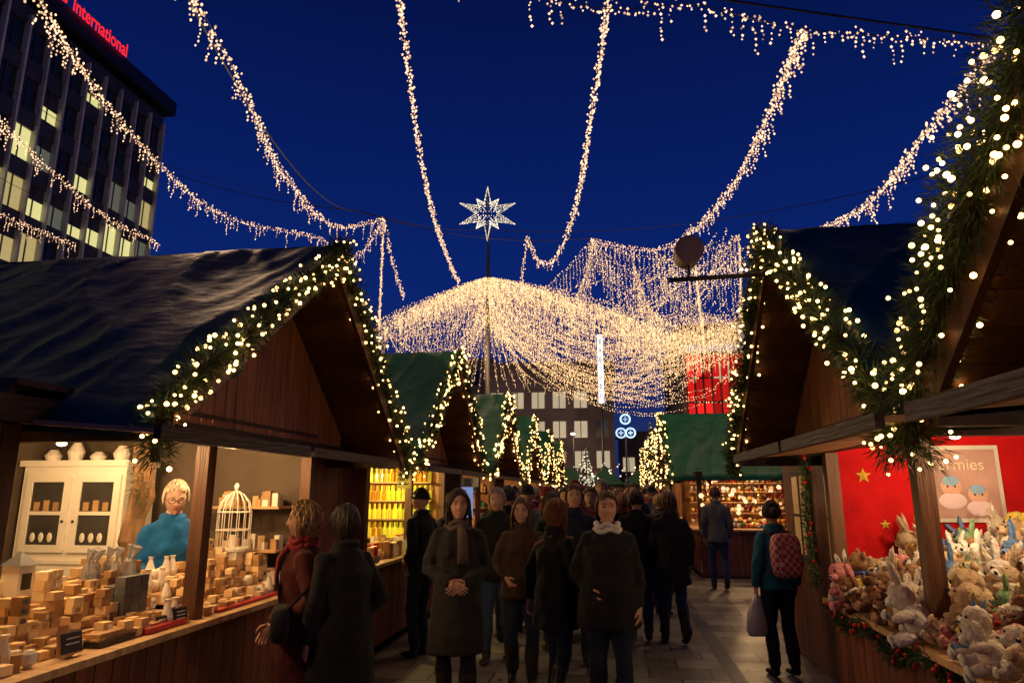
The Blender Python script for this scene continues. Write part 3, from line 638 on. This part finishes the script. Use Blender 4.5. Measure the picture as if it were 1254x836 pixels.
# ------------------------------------------------------------ buildings
fac=M('light_stone_facade',(.55,.53,.52),.8,ns=1,na=.25); fdk=M('dark_spandrel',(.05,.05,.06),.4,ns=1,na=.3)
wdk=M('dark_window',(.02,.025,.035),.12,ns=.4,na=.4,spec=.8)
wl=[M('lit_window_a',(.5,.5,.3),.4,em=.75,emc=(.95,.88,.34),noem=True,var=.4,ns=.8,na=.6),M('lit_window_b',(.5,.4,.2),.4,em=.4,emc=(1,.8,.3),noem=True),M('lit_window_c',(.3,.3,.3),.4,em=.10,emc=(.7,.8,.5),noem=True)]
def office():
    e=empty('office_building'); b=MB(); x=-35.; ya,yb=-6.,45.6; H=31.3
    b.box(x-16,x-.3,ya,yb-.2,0,H,1)
    nf=9; fh=3.25; bay=1.62; nb=int((yb-ya)/bay)
    for f in range(nf+1):
        z=H-f*fh; b.box(x-.3,x-.05,ya,yb,z-1.15,z,1)
    for k in range(nb+1):
        y=yb-k*bay; b.box(x-.3,x+.2,y-.15,y,0,H-.6,0)
    for f in range(nf):
        z1=H-1.15-f*fh; z0=z1-2.1
        for k in range(nb):
            y=yb-(k+1)*bay; q=R(); m=2
            pl={1:.3,2:.6,3:.9,4:.6,5:.55,0:.15}.get(f,.35)
            if q<pl: m=3+random.choice([0,0,0,1,2])
            b.box(x-.28,x-.2,y,y+bay-.15,z0,z1,m)
            b.box(x-.2,x-.12,y+.66,y+.72,z0,z1,1)
            if m>2 and R()<.6: b.box(x-.199,x-.19,y,y+bay-.15,z0+U(.7,1.7),z1,1)
    for k in range(9): b.box(x-.5-k*1.7,x-.7-k*1.7,yb-.2,yb+.1,0,H-.6,0)
    b.box(x-16,x+.6,ya-1,yb+.5,H+.35,H+1.5,6); b.box(x-15,x-1,ya,yb-.8,H,H+.35,1)
    b.obj('facade',[fac,fdk,wdk]+wl+[black],parent=e)
    t=bpy.data.curves.new('letters','FONT'); t.body='International'; t.size=1.02; t.extrude=.01; t.offset=.012; o=bpy.data.objects.new('letters',t)
    s_=empty('rooftop_sign'); COL.objects.link(o); o.parent=s_; o.location=(x+.75,34.7,H+1.45); o.rotation_euler=(math.pi/2,0,math.pi/2); o.scale=(1,1.45,1)
    t.materials.append(EM('red_neon',(1,.02,.02),1.2,lo=1,hi=1))
    q=MB(); q.box(x+.6,x+.7,33.1,34.3,H+1.6,H+1.85,0); q.box(x+.6,x+.7,33.3,34.1,H+2.0,H+2.3,0); q.box(x+.4,x+.5,33,41,H+1.502,H+1.56,1); q.obj('emblem',[EM('red_neon2',(1,.02,.02),1.2,lo=1,hi=1),metal],parent=s_)
office()
def block(name,x0,x1,y0,y1,h,fl,bay,litp,wall,lit,gf=None):
    e=empty(name); b=MB(); b.box(x0,x1,y0,y1,0,h,0); b.box(x0-.3,x1+.3,y0-.35,y1,h,h+.5,0)
    nf=int(h/fl)
    for f in range(nf):
        for k in range(int((x1-x0)/bay)):
            x=x0+bay*(k+.2); z=f*fl+1.0; m=2 if R()<litp else 1
            b.box(x,x+bay*.6,y0-.05,y0-.002,z,z+fl*.55,m); b.box(x-.1,x+bay*.6+.1,y0-.18,y0-.003,z-.15,z-.02,0); b.box(x+bay*.28,x+bay*.32,y0-.09,y0-.052,z,z+fl*.55,0)
    if gf: b.box(x0+1,x1-1,y0-.25,y0-.06,.4,3.4,3)
    b.obj('walls',[wall,wdk,lit]+([gf] if gf else []),parent=e)
gl_=M('lit_window_warm',(.4,.35,.25),.4,em=.45,emc=(1,.8,.5),noem=True,var=.4,ns=1,na=.8)
bw=M('grey_brown_render',(.36,.26,.20),.9,ns=.4,na=.3)
block('apartment_building',-13.5,.4,74,90,15.2,3.2,2.3,.4,bw,gl_,M('shop_front',(.5,.4,.3),.5,em=.8,emc=(1,.85,.65),noem=True))
block('shop_building',6.3,14,60,80,15.5,3.3,2.2,.3,M('dark_render',(.14,.10,.09),.9,ns=.4,na=.3),gl_)
block('shop_building',14.2,45,58,80,19.5,3.5,2.6,.3,bw,gl_)
block('apartment_building',-60,-14,80,95,17,3.3,2.5,.25,bw,gl_)
block('apartment_building',1,6,92,99,9,3.3,2.5,.4,bw,gl_)
for x in(-9,-3,9):
    e=empty('street_lamp'); b=MB(); b.loft([(x,56,0),(x,56,6)],[.09,.05],8,0); b.loft([(x,56,6),(x,55.6,6.3),(x,55.2,6.3)],[.05,.04,.04],8,0); b.ell((x,55,6.25),(.2,.3,.1),1,12); b.obj('lamp_post',[metal,EM('lamp_head',(1,.75,.5),3)],parent=e); plight('lamp_light',(x,55,6.0),450,(1,.7,.45),.2,e)
r_=MB()
for k in range(7):
    for j in range(3): r_.box(6.7+.72*k,7.2+.72*k,59.6,59.9,7.2+2.1*j,9.1+2.1*j,0)
r_.box(6.3,12,59.4,59.6,6.4,7.0,1); r_.box(6.3,12,59.4,59.6,13.6,14.2,1)
r_.obj('red_lit_storefront',[EM('red_panel',(1,.02,.015),.8,lo=.3,hi=1.4),EM('blue_white_band',(.5,.6,1),.3),black])
b_=MB(); b_.box(11.3,13.3,59.2,59.5,13.6,15.0,0); b_.obj('blue_neon_sign',[EM('blue_neon',(.1,.2,1),1.2)])
p_=MB(); p_.box(-.95,-.45,58.9,59.2,9.2,15.2,0); p_.loft([(-.7,59.3,0),(-.7,59.3,15.6)],[.12,.1],8,1)
for k in range(7): p_.box(-.8,-.6,58.87,58.895,9.6+.8*k,10.0+.8*k,2)
p_.obj('vertical_light_sign',[EM('cold_white',(.75,.85,1),1.4),metal,EM('letter_blue',(.5,.6,1),.9)])
c_=MB()
for (x,z) in((.6,5.1),(1.15,5.1),(.87,5.9)):
    L=[Vector((x+.27*math.cos(a*math.pi/10),40.7,z+.27*math.sin(a*math.pi/10))) for a in range(21)]; tube(c_,L,.05,6,0); c_.box(x-.04,x+.04,40.68,40.74,z-.16,z+.16,0); c_.box(x-.14,x+.14,40.68,40.74,z-.04,z+.04,0)
c_.loft([(.87,40.8,0),(.87,40.8,4.9)],[.06,.05],8,1); c_.obj('ring_light_sign',[EM('ice_blue',(.45,.65,1),1.4),metal])
f_=empty('distant_market_lights'); C=[]
for i in range(110): C.append((U(-5,6),U(38,56),U(1.9,3.6)))
bulbs('bulbs',C,.055,bulbw,f_)
hb=MB()
for i in range(6):
    x=-6+i*2.3; hb.box(x,x+2,46,48,0,2.2,0); hb.add([(x-.2,45.7,2.2),(x+2.2,45.7,2.2),(x+1,45.7,3.4),(x-.2,48.2,2.2),(x+2.2,48.2,2.2),(x+1,48.2,3.4)],[(0,1,2),(3,5,4),(0,2,5,3),(1,4,5,2)],1); hb.box(x+.2,x+1.8,45.95,45.998,.9,1.9,2)
hb.obj('far_market_huts',[wood_dk,tarpg,EM('hut_glow',(1,.6,.25),.8)])

# ------------------------------------------------------------ people
SK=M('skin',(.52,.28,.18),.6,ns=12,na=.08,spec=.3); SK2=M('skin_pale',(.58,.34,.25),.6,ns=12,na=.08,spec=.3)
LIP=M('lips',(.34,.09,.08),.5,ns=10,na=.1); EYW=M('eye_white',(.5,.48,.45),.3,ns=5,na=.02); IRI=M('iris',(.03,.02,.015),.2,ns=5,na=.02); TEE=M('teeth',(.6,.55,.5),.3,ns=5,na=.02)
def cloth(n,c,**k): return M(n,c,.9,ns=14,na=.3,bump=.5,bs=90,sheen=.05,spec=.25,bd=.006,**k)
def hairm(n,c): return M(n,c,.55,ns=14,na=.55,bump=.9,bs=30,st=(9,9,.9),spec=.35,bd=.006)
HA={'blond':hairm('hair_blond',(.42,.25,.10)),'brown':hairm('hair_brown',(.085,.038,.018)),'dark':hairm('hair_dark',(.025,.013,.008)),'red':hairm('hair_auburn',(.18,.055,.02)),'white':hairm('hair_white',(.62,.52,.38)),'grey':hairm('hair_grey',(.22,.19,.17))}
K=dict(black=cloth('coat_black',(.012,.011,.013)),navy=cloth('coat_navy',(.010,.014,.032)),char=cloth('coat_charcoal',(.028,.024,.024)),burg=cloth('coat_burgundy',(.06,.008,.008)),brown=cloth('coat_brown',(.05,.026,.015)),
 jean=cloth('denim',(.03,.05,.11)),jeand=cloth('denim_dark',(.014,.018,.038)),teal=cloth('jacket_teal',(.02,.13,.18)),blue=cloth('fleece_blue',(.012,.12,.34)),grey=cloth('jacket_grey',(.12,.12,.12)),olive=cloth('jacket_olive',(.04,.04,.02)),red=cloth('jacket_red',(.15,.015,.015)),
 tan=cloth('bag_tan',(.25,.10,.05)),white=cloth('scarf_white',(.6,.56,.5)),taupe=cloth('scarf_taupe',(.13,.09,.07)),scr=cloth('scarf_red',(.22,.02,.02)))
SHOE=M('leather_boot',(.02,.013,.01),.4,ns=8,na=.3)
PACK=bpy.data.materials.new('checked_fabric'); PACK.use_nodes=True
_n=PACK.node_tree; _t=_n.nodes.new('ShaderNodeTexCoord'); _w=_n.nodes.new('ShaderNodeTexChecker'); _w.inputs['Scale'].default_value=26
_w.inputs['Color1'].default_value=(.5,.03,.06,1); _w.inputs['Color2'].default_value=(.65,.42,.42,1); _n.links.new(_t.outputs['Object'],_w.inputs['Vector']); _n.links.new(_w.outputs['Color'],_n.nodes['Principled BSDF'].inputs['Base Color'])
WBAG=M('white_plastic_bag',(.75,.72,.66),.4,ns=9,na=.15,bump=.6,bs=12)
def hand(mb,w_,d,n,side,m=3,s=1.0,curl=.35,seg=8):
    d=Vector(d).normalized(); n=Vector(n); n=(n-d*n.dot(d)).normalized(); a=d.cross(n)*side
    w_=Vector(w_)
    mb.loft([w_-d*.03*s,w_,w_+d*.04*s,w_+d*.085*s,w_+d*.095*s],[(.022*s,.026*s),(.017*s,.028*s),(.015*s,.038*s),(.013*s,.040*s),(.008*s,.034*s)],10,m,ref=n)
    for i,(off,ln) in enumerate(((.029,.92),(.010,1.05),(-.009,1.0),(-.027,.8))):
        p=w_+d*.082*s+a*off*s; L=[p]; c=.1; q=p
        for k,sg in enumerate((.040,.025,.02)):
            c+=curl*(1+.15*i); q=q+(d*math.cos(c)+n*math.sin(c)+a*off*1.2).normalized()*sg*ln*s; L.append(q)
        mb.loft(L,[.0092*s,.0088*s,.0078*s,.0055*s],seg,m)
    p=w_+d*.022*s+a*.026*s; q=p+(d*.6+a*.75+n*.25).normalized()*.038*s; r=q+(d*.85+a*.25+n*.4).normalized()*.03*s
    mb.loft([p,q,r,r+(d+n*.4).normalized()*.018*s],[.013*s,.011*s,.0095*s,.006*s],seg,m)
def head(mb,T,hair,hq=1,smile=False,glasses=False,female=True):
    old=mb.T; mb.T=T; nl,nn=(48,64) if hq else (16,22)
    g=lambda q,w_:math.exp(-(q/w_)**2)
    def hp(x,y,z,feat=True):
        X=x*.072;Y=y*.090;Z=z*.115
        if z<0:
            X*=1-.27*(-z)**1.5
            if y>0: Y*=1-.45*(-z)
            else: Y*=1+.06*(-z)
        if feat and y<0:
            f=0
            rid=g(x,.12+.12*g(z+.2,.10))*(max(0,min(1,(.20-z)/.40)) if z>-.22 else max(0,1-(-.22-z)/.07))
            f+=.019*rid
            for s in(-1,1):
                f-=.012*g(x-s*.40,.19)*g(z-.07,.10); f+=.005*g(x-s*.52,.2)*g(z+.2,.2); f+=.004*g(x-s*.35,.25)*g(z-.22,.06); f+=.005*g(x-s*.15,.07)*g(z+.2,.06)
                if smile: f+=.004*g(x-s*.5,.13)*g(z+.28,.12)-.003*g(x-s*.36,.06)*g(z+.38,.14)
            zm=z+.44-(.05*min(1,(x/.3)**2) if smile else 0)
            f+=.006*g(x,.26)*(g(zm-.045,.04)+g(zm+.05,.045))-.004*g(zm,.02)*g(x,.26)-.004*g(z+.60,.05)*g(x,.3)+.010*g(x,.25)*g(z+.78,.16)
            Y-=f
        return (X,Y,Z)
    vs=[];fs=[]
    for i in range(nl+1):
        th=math.pi*i/nl; z=math.cos(th)
        for k in range(nn):
            a=2*math.pi*k/nn; vs.append(hp(math.sin(th)*math.sin(a),-math.sin(th)*math.cos(a),z))
    o=len(mb.f)
    for i in range(nl):
        for k in range(nn):
            k2=(k+1)%nn; fs.append((i*nn+k,(i+1)*nn+k,(i+1)*nn+k2,i*nn+k2))
    mb.add(vs,fs,3)
    for j in range(nl*nn):
        i,k=divmod(j,nn); th=math.pi*(i+.5)/nl; z=math.cos(th); a=2*math.pi*(k+.5)/nn; x=math.sin(th)*math.sin(a)
        zm=z+.44-(.05*min(1,(x/.3)**2) if smile else 0)
        if math.cos(a)>0 and abs(zm)<.08*(1-(x/.34)**2) and abs(x)<.30: mb.m[o+j]=4
    if smile: mb.loft([(-.013,-.0905,-.0495),(0,-.094,-.0515),(.013,-.0905,-.0495)],[(.002,.0015),(.0035,.002),(.002,.0015)],6,9,ref=(0,0,1))
    for s in(-1,1):
        mb.ell((s*.0275,-.0715,.009),(.0125,.0105,.0062),5,12 if hq else 6); mb.ell((s*.0275,-.0805,.009),(.0052,.0028,.0055),6,10 if hq else 5)
        mb.loft([(s*.013,-.0815,.0135),(s*.0275,-.0835,.0175),(s*.043,-.073,.0125)],[.002,.0026,.0016],5,7)
        mb.loft([(s*.011,-.089,.029),(s*.028,-.0875,.035),(s*.046,-.073,.029)],[(.003,.0016),(.004,.002),(.002,.0014)],6,7,ref=(0,0,1))
        mb.ell((s*.073,.012,-.004),(.008,.018,.03),3,8)
    if glasses:
        for s in(-1,1):
            L=[Vector((s*.030+.023*math.cos(q*math.pi/8),-.098,.008+.017*math.sin(q*math.pi/8))) for q in range(17)]; tube(mb,L,.0018,4,6)
            tube(mb,[Vector((s*.053,-.095,.01)),Vector((s*.074,.0,.012))],.002,4,6)
        tube(mb,[Vector((-.008,-.1,.01)),Vector((.008,-.1,.01))],.002,4,6)
    st=hair[0]
    open_,zl,amp={'short':(1.2,-.30,.006),'bob':(1.0,-.5,.006),'long':(1.05,-.6,.006),'curly':(1.05,-.6,.012),'hat':(1.3,.0,.002),'up':(1.2,-.4,.004)}[st]
    nl2,nn2=(30,56) if hq else (14,24); vs=[]; sd=U(0,90)
    for i in range(nl2+1):
        th=math.pi*.9*i/nl2; z=math.cos(th)
        for k in range(nn2):
            a=2*math.pi*k/nn2; x=math.sin(th)*math.sin(a); y=-math.sin(th)*math.cos(a)
            p=Vector(hp(x,y,z,False)); sc=1.13
            nz=noise.noise(Vector((x*3+sd,y*3,z*2)))*amp+noise.noise(Vector((a*8,z*2.0+sd,1)))*amp
            p=Vector((p.x*sc,p.y*sc+.004,p.z*1.10+.002))+Vector((x,y,z))*nz; vs.append(tuple(p))
    fs=[]
    for i in range(nl2):
        z=math.cos(math.pi*.9*(i+.5)/nl2)
        for k in range(nn2):
            a=2*math.pi*(k+.5)/nn2; az=min(a,2*math.pi-a)
            hl=.60-.18*min(1,az/.9)**2
            if st=='hat': hl=.40
            if az<open_ and z<hl: continue
            if st=='hat' and z<.10: continue
            if z<zl: continue
            k2=(k+1)%nn2; fs.append((i*nn2+k,(i+1)*nn2+k,(i+1)*nn2+k2,i*nn2+k2))
    mb.add(vs,fs,7)
    if st=='hat':
        L=[Vector((.083*math.cos(q*math.pi/10),.1*math.sin(q*math.pi/10)+.003,.022+.012*math.sin(-q*math.pi/10))) for q in range(21)]; mb.loft(L,[(.009,.02)]*21,6,7,ref=(0,0,1))
    if st=='up': mb.ell((0,.12,.02),(.04,.045,.04),7,12)
    nlk={'short':150,'bob':200,'long':280,'curly':280,'hat':0,'up':90}[st]
    if not hq: nlk//=3
    for j in range(nlk):
        side=random.choice((-1,1)); a=side*U(.25,math.pi); az=abs(a)
        if st=='short' and az<1.1 and R()<.5: a=side*U(1.1,3.1); az=abs(a)
        th0=U(.05,.5)*math.pi if az>open_ else U(.08,.25)*math.pi
        end={'short':U(.38,.62),'bob':.8,'long':.8,'curly':.75,'up':.55}[st]
        if az<open_:
            a1=side*(open_+U(.0,.25)); thE=U(.4,.55)*math.pi if st!='short' else U(.26,.36)*math.pi
            if st=='short': a1=a*1.25
        else: a1=a; thE=end*math.pi
        L=[];rr=[]; off=U(1.08,1.2); w0=U(.005,.011)*(1 if hq else 2)
        for q in range(6):
            t=q/5; th=th0+(thE-th0)*t; aa=a+(a1-a)*t
            x=math.sin(th)*math.sin(aa); y=-math.sin(th)*math.cos(aa); z=math.cos(th)
            p=Vector(hp(x,y,max(z,-.5),False)); o2=off+(.03 if st=='short' else .07)*t
            p=Vector((p.x*o2,p.y*o2+.004,z*.118*1.12))
            if st=='curly': p+=Vector((noise.noise(Vector((j,t*4,0))),noise.noise(Vector((j,t*4,9))),noise.noise(Vector((j,t*4,5)))))*.035
            L.append(p); rr.append((w0*(1.0 if q not in(0,) else .3),w0*.35))
        dl={'long':U(.10,.22),'bob':U(.0,.06),'curly':U(.02,.10)}.get(st,0)
        if dl>0:
            p=L[-1]; wv=U(-.012,.012)
            for q in(1,2,3):
                L.append(p+Vector((wv*math.sin(q*1.7)+ (p.x*.16*q/3),wv+.004*q,-dl*q/3))); rr.append((w0*(1-.28*q),w0*.3))
        else: rr[-1]=(w0*.2,w0*.15)
        mb.loft(L,rr,5,7,ref=(-math.cos(a),-math.sin(a),0))
    mb.T=old
ARM={'down':((.225,.03,1.11),(.222,-.04,.87)),'clasp':((.235,.01,1.10),(.05,-.245,1.02)),'pocket':((.25,.07,1.11),(.15,-.075,.98)),'swf':((.225,-.05,1.11),(.215,-.18,.91)),'swb':((.23,.11,1.12),(.235,.11,.87)),'reach':((.21,-.06,1.12),(.17,-.28,1.06))}
def person(name,x,y,rot,H=1.68,coat='black',legs='jeand',hair=('long','dark'),skin=SK,hem=.8,arms=('down','down'),walk=0,scarf=None,vox=.014,hy=0,ht=0,fat=1.0,female=True,lean=0,z0=0,smile=False,glasses=False,bag=None,backpack=False,carry=False,hq=1,collar=True):
    S=H/1.70; m=MB(); sh=.148 if female else .175
    f=fat
    def sk(p): p=Vector(p); p.y-=lean*max(0,p.z-.9); return p
    rings=[]
    if hem<.82: rings+=[(hem,.18*f+(.02 if hem<.7 else 0),.145*f)]
    rings+=[(max(hem,.84),.178*f,.142*f),(.97,.17*f,.136*f),(1.08,.148*f,.12*f),(1.18,.152*f,.122*f),(1.28,.160*f,.125*f),(1.345,sh+.008,.112),(1.40,sh*.82,.095),(1.445,.092,.078),(1.485,.066,.064)]
    m.loft([sk((0,0,r[0])) for r in rings],[(r[1],r[2]) for r in rings],24,0)
    if female:
        for s in(-1,1): m.ell(sk((s*.068,-.085*f,1.235)),(.062,.05,.06),0,10)
    if collar:
        L=[sk((.076*math.cos(a*math.pi/8),.073*math.sin(a*math.pi/8)+.005,1.462+.012*math.sin(a*math.pi/8))) for a in range(17)]; m.loft(L,[.02]*17,8,0,ref=(0,0,1))
    m.loft([sk((0,0,1.42)),sk((0,-.008,1.54))],[.052,.048],12,3)
    hands=[]
    for s,ar in((-1,arms[0]),(1,arms[1])):
        e,w_=ARM[ar]; sho=Vector((s*sh,0,1.355)); e=Vector((s*e[0],e[1],e[2])); w_=Vector((s*w_[0],w_[1],w_[2]))
        P=[sho+Vector((-s*.05,0,0.012)),sho,sho.lerp(e,.35),sho.lerp(e,.8),e,e.lerp(w_,.3),e.lerp(w_,.8),w_]
        m.loft([sk(p) for p in P],[.05,.062,.060,.053,.051,.050,.042,.039],12,0,ref=(0,1,0)); hands.append((s,sk(w_),(w_-e).normalized(),ar))
    for s in(-1,1):
        k=s*walk; hip=Vector((s*.085,0,.9)); kn=Vector((s*.095,-.03-.13*max(0,k)-.03*min(0,k),.48)); an=Vector((s*.095,.02-.22*k if k>0 else .02-.26*k,.10 if k>=0 else .10+.10*abs(k)))
        m.loft([hip,hip.lerp(kn,.4),hip.lerp(kn,.85),kn,kn.lerp(an,.35),kn.lerp(an,.9),an],[.095*f,.082*f,.064,.06,.06,.05,.05],14,1,ref=(1,0,0))
        if hem<.7 or female: m.loft([kn.lerp(an,.35),kn.lerp(an,.7),an+Vector((0,0,.0))],[.066,.058,.054],14,2)
        dz=.0 if k>=0 else .07*abs(k)
        m.loft([an+Vector((0,.05,-.06)),an+Vector((0,.02,-.055)),an+Vector((0,-.06,-.065-dz)),an+Vector((0,-.13,-.07-dz)),an+Vector((0,-.165,-.075-dz))],[(.028,.028),(.042,.042),(.042,.036),(.042,.026),(.026,.014)],12,2,ref=(1,0,0)); m.loft([an+Vector((0,0,.03)),an+Vector((0,0,-.06))],[.05,.045],12,2)
    tmp=m.obj('tmp',[]); md=tmp.modifiers.new('r','REMESH'); md.mode='VOXEL'; md.voxel_size=vox
    dg=bpy.context.evaluated_depsgraph_get(); me=bpy.data.meshes.new_from_object(tmp.evaluated_get(dg))
    bvh=BVHTree.FromPolygons(m.v,m.f); nv=len(me.vertices); cof=np.empty(nv*3); me.vertices.foreach_get('co',cof); nof=np.empty(nv*3); me.vertices.foreach_get('normal',nof)
    cof=cof.reshape(-1,3); nof=nof.reshape(-1,3); sd=U(0,99); nv3=[]
    for c,n in zip(cof,nof):
        hgt=0
        if .12<c[2]<1.44:
            r1=1-abs(noise.noise(Vector((c[0]*6+sd,c[1]*6,c[2]*5+c[0]*6))))*2.2
            hgt=noise.noise(Vector((c[0]*9+sd,c[1]*9,c[2]*4)))*.012+max(0,r1)*.010+noise.noise(Vector((c[0]*22,c[1]*22+sd,c[2]*18)))*.005
        nv3.append(tuple(c+n*hgt))
    fm=MB(); fs=[tuple(p.vertices) for p in me.polygons]; ms=[]
    for p in me.polygons:
        r=bvh.find_nearest(p.center); ms.append(m.m[r[2]])
    fm.v=nv3; fm.f=fs; fm.m=ms
    bpy.data.objects.remove(tmp); bpy.data.meshes.remove(me)
    for s,w_,d,ar in hands:
        n={'clasp':(0,1,-.2),'reach':(0,0,-1)}.get(ar,(-s,.15,0))
        hand(fm,w_+d*.012,d,n,-s,3,curl=.4,seg=8 if hq else 5)
    hs_=1.07; hc=sk((0,-.018,1.592)); T=Matrix.Translation(hc)@Matrix.Rotation(hy,4,'Z')@Matrix.Rotation(ht,4,'X')@Matrix.Scale(hs_,4)
    head(fm,T,hair,hq,smile,glasses,female)
    if scarf:
        for j,(r,z) in enumerate(((.092,1.425),(.083,1.462))):
            L=[sk((r*math.cos(a*math.pi/10),r*.95*math.sin(a*math.pi/10)-.008,z+.015*math.sin(a*1.3+j))) for a in range(21)]; fm.loft(L,[(.022,.026)]*21,8,8,ref=(0,0,1))
        if scarf!='white': fm.loft([sk((.02,-.1,1.43)),sk((.035,-.16,1.35)),sk((.04,-.17,1.25)),sk((.045,-.168,1.15))],[(.028,.02),(.038,.016),(.042,.012),(.045,.008)],8,8)
    if bag:
        fm.ell(sk((.24,-.12,.98)),(.15,.06,.11),10,16,e=.6); tube(fm,[sk((.14,-.13,1.07)),sk((.05,-.165,1.25)),sk((-.1,-.12,1.39)),sk((-.1,.02,1.42))],.011,6,10); tube(fm,[sk((.32,-.08,1.07)),sk((.27,.05,1.2)),sk((.1,.14,1.33)),sk((-.08,.08,1.41))],.011,6,10)
    if backpack:
        fm.ell((0,.20,1.18),(.155,.085,.22),11,20,e=.55); fm.ell((0,.275,1.08),(.12,.04,.09),11,16,e=.5)
        for s in(-1,1): fm.loft([(s*.09,.13,1.36),(s*.11,.05,1.42),(s*.12,-.09,1.36),(s*.13,-.14,1.22),(s*.15,-.05,1.05),(s*.13,.13,1.0)],[(.02,.006)]*6,6,12)
        tube(fm,[Vector((-.03,.19,1.39)),Vector((0,.19,1.43)),Vector((.03,.19,1.39))],.008,6,12)
    if carry:
        w_=hands[1][1]; c=w_+Vector((.02,0,-.36)); fm.loft([w_+Vector((0,0,-.08)),w_+Vector((0,0,-.15)),c+Vector((0,0,.08)),c+Vector((0,0,-.08)),c+Vector((0,0,-.13))],[(.015,.01),(.05,.03),(.10,.06),(.12,.07),(.09,.05)],12,13)
    fm.v=[(a*S,b*S,c*S) for a,b,c in fm.v]
    bagm=K[bag] if bag in K else K['black']
    ob=fm.obj(name,[K[coat],K[legs],SHOE,skin,LIP,EYW,IRI,HA[hair[1]] if hair[0]!='hat' else K[hair[1]],K[scarf] if scarf else K['black'],TEE,bagm,PACK,K['scr'],WBAG],smooth=True)
    ob.location=(x,y,z0); ob.rotation_euler=(0,0,rot); return ob
def fc(x,y): return -math.atan2(x,y)
person('woman',-1.28,5.75,fc(-1.28,5.75),1.74,'char','black',('long','dark'),hem=.48,arms=('clasp','clasp'),scarf='taupe',fat=1.12,smile=True,walk=.25,vox=.013,hy=.1)
person('woman',-.87,6.7,fc(-.87,6.7),1.66,'brown','jeand',('long','brown'),hem=.8,arms=('pocket','down'),walk=.4,smile=True,fat=1.15,hy=-.1)
person('woman',-.50,6.05,pi-.9,1.66,'black','jeand',('long','red'),hem=.66,arms=('swf','swb'),walk=.3,bag='tan',fat=1.2)
person('woman',-.05,5.7,fc(-.05,5.7),1.72,'black','jeand',('short','brown'),hem=.72,arms=('pocket','down'),walk=.3,scarf='white',fat=1.3,smile=True,hy=.12)
person('man',-.42,7.7,.1,1.80,'navy','jeand',('short','brown'),hem=.8,female=False,walk=.3,vox=.016)
person('man',-1.25,7.6,-.1,1.76,'black','jean',('short','grey'),hem=.8,arms=('down','pocket'),female=False,walk=-.4,vox=.016)
person('woman',-2.02,4.45,-1.15,1.66,'burg','black',('curly','blond'),hem=.6,arms=('swf','pocket'),fat=1.15,scarf='scr',vox=.013,bag='black')
person('woman',-1.72,4.4,-2.2,1.64,'black','black',('bob','dark'),hem=.55,arms=('pocket','down'),fat=1.2,vox=.013)
person('man',-2.15,7.75,-1.9,1.76,'black','jeand',('hat','black'),hem=.8,arms=('pocket','pocket'),female=False,vox=.016)
person('man',-2.0,8.7,-2.3,1.72,'navy','jean',('short','dark'),hem=.8,arms=('pocket','pocket'),female=False,vox=.018)
person('man',.29,8.9,pi-.1,1.74,'black','jeand',('short','dark'),hem=.78,female=False,walk=.4,vox=.016)
person('woman',.68,8.75,pi+.15,1.72,'char','jean',('bob','brown'),hem=.66,arms=('down','swf'),walk=.5,vox=.016,fat=1.1)
person('woman',1.60,7.45,pi+.3,1.63,'teal','jeand',('up','dark'),hem=.82,backpack=True,carry=True,walk=.12,vox=.013,hy=-.3)
person('man',1.9,18.0-4.5,pi,1.80,'grey','jean',('short','brown'),hem=.8,female=False,walk=.4,vox=.02,hq=0)
person('woman',-3.27,4.85,.75,1.70,'blue','jean',('short','white'),skin=SK2,hem=.82,arms=('reach','down'),lean=.14,z0=.1,glasses=True,ht=.25,hy=-.1,fat=1.15)
base=[]
pc=['black','navy','char','brown','black','olive','grey','burg','black','char','red','navy']; hs=[('short','dark'),('long','brown'),('bob','blond'),('hat','grey'),('short','grey'),('long','dark'),('hat','black'),('bob','red'),('short','brown'),('curly','brown'),('hat','red'),('short','blond')]
for i in range(12):
    fe=hs[i][0] in('long','bob','curly')
    o=person('pedestrian',0,0,0,U(1.64,1.76) if fe else U(1.72,1.86),pc[i],random.choice(['jean','jeand','black']),hs[i],hem=U(.6,.82),arms=random.choice([('down','down'),('pocket','down'),('swf','swb'),('pocket','pocket')]),walk=U(-.5,.5),vox=.028,female=fe,fat=U(1.1,1.3),hq=0,scarf=random.choice([None,'taupe','scr'])); base.append(o)
pos=[]; tries=0
while len(pos)<112 and tries<9000:
    tries+=1; y=8.2+26*R()**1.25; x=U(-2.1,.9 if y<15 else 1.3)
    if y<10.2 and (x>-.25 or x<-1.6): continue
    if all((x-a)**2+(y-b)**2>.23 for a,b in pos): pos.append((x,y))
for i,(x,y) in enumerate(pos):
    if i<12: o=base[i]
    else: o=bpy.data.objects.new('pedestrian',base[i%12].data); COL.objects.link(o)
    o.location=(x,y,0); o.rotation_euler=(0,0,(U(-.4,.4) if R()<.5 else pi+U(-.5,.5))); o.scale=(1,1,U(.96,1.03))
print('objects',len(bpy.data.objects))
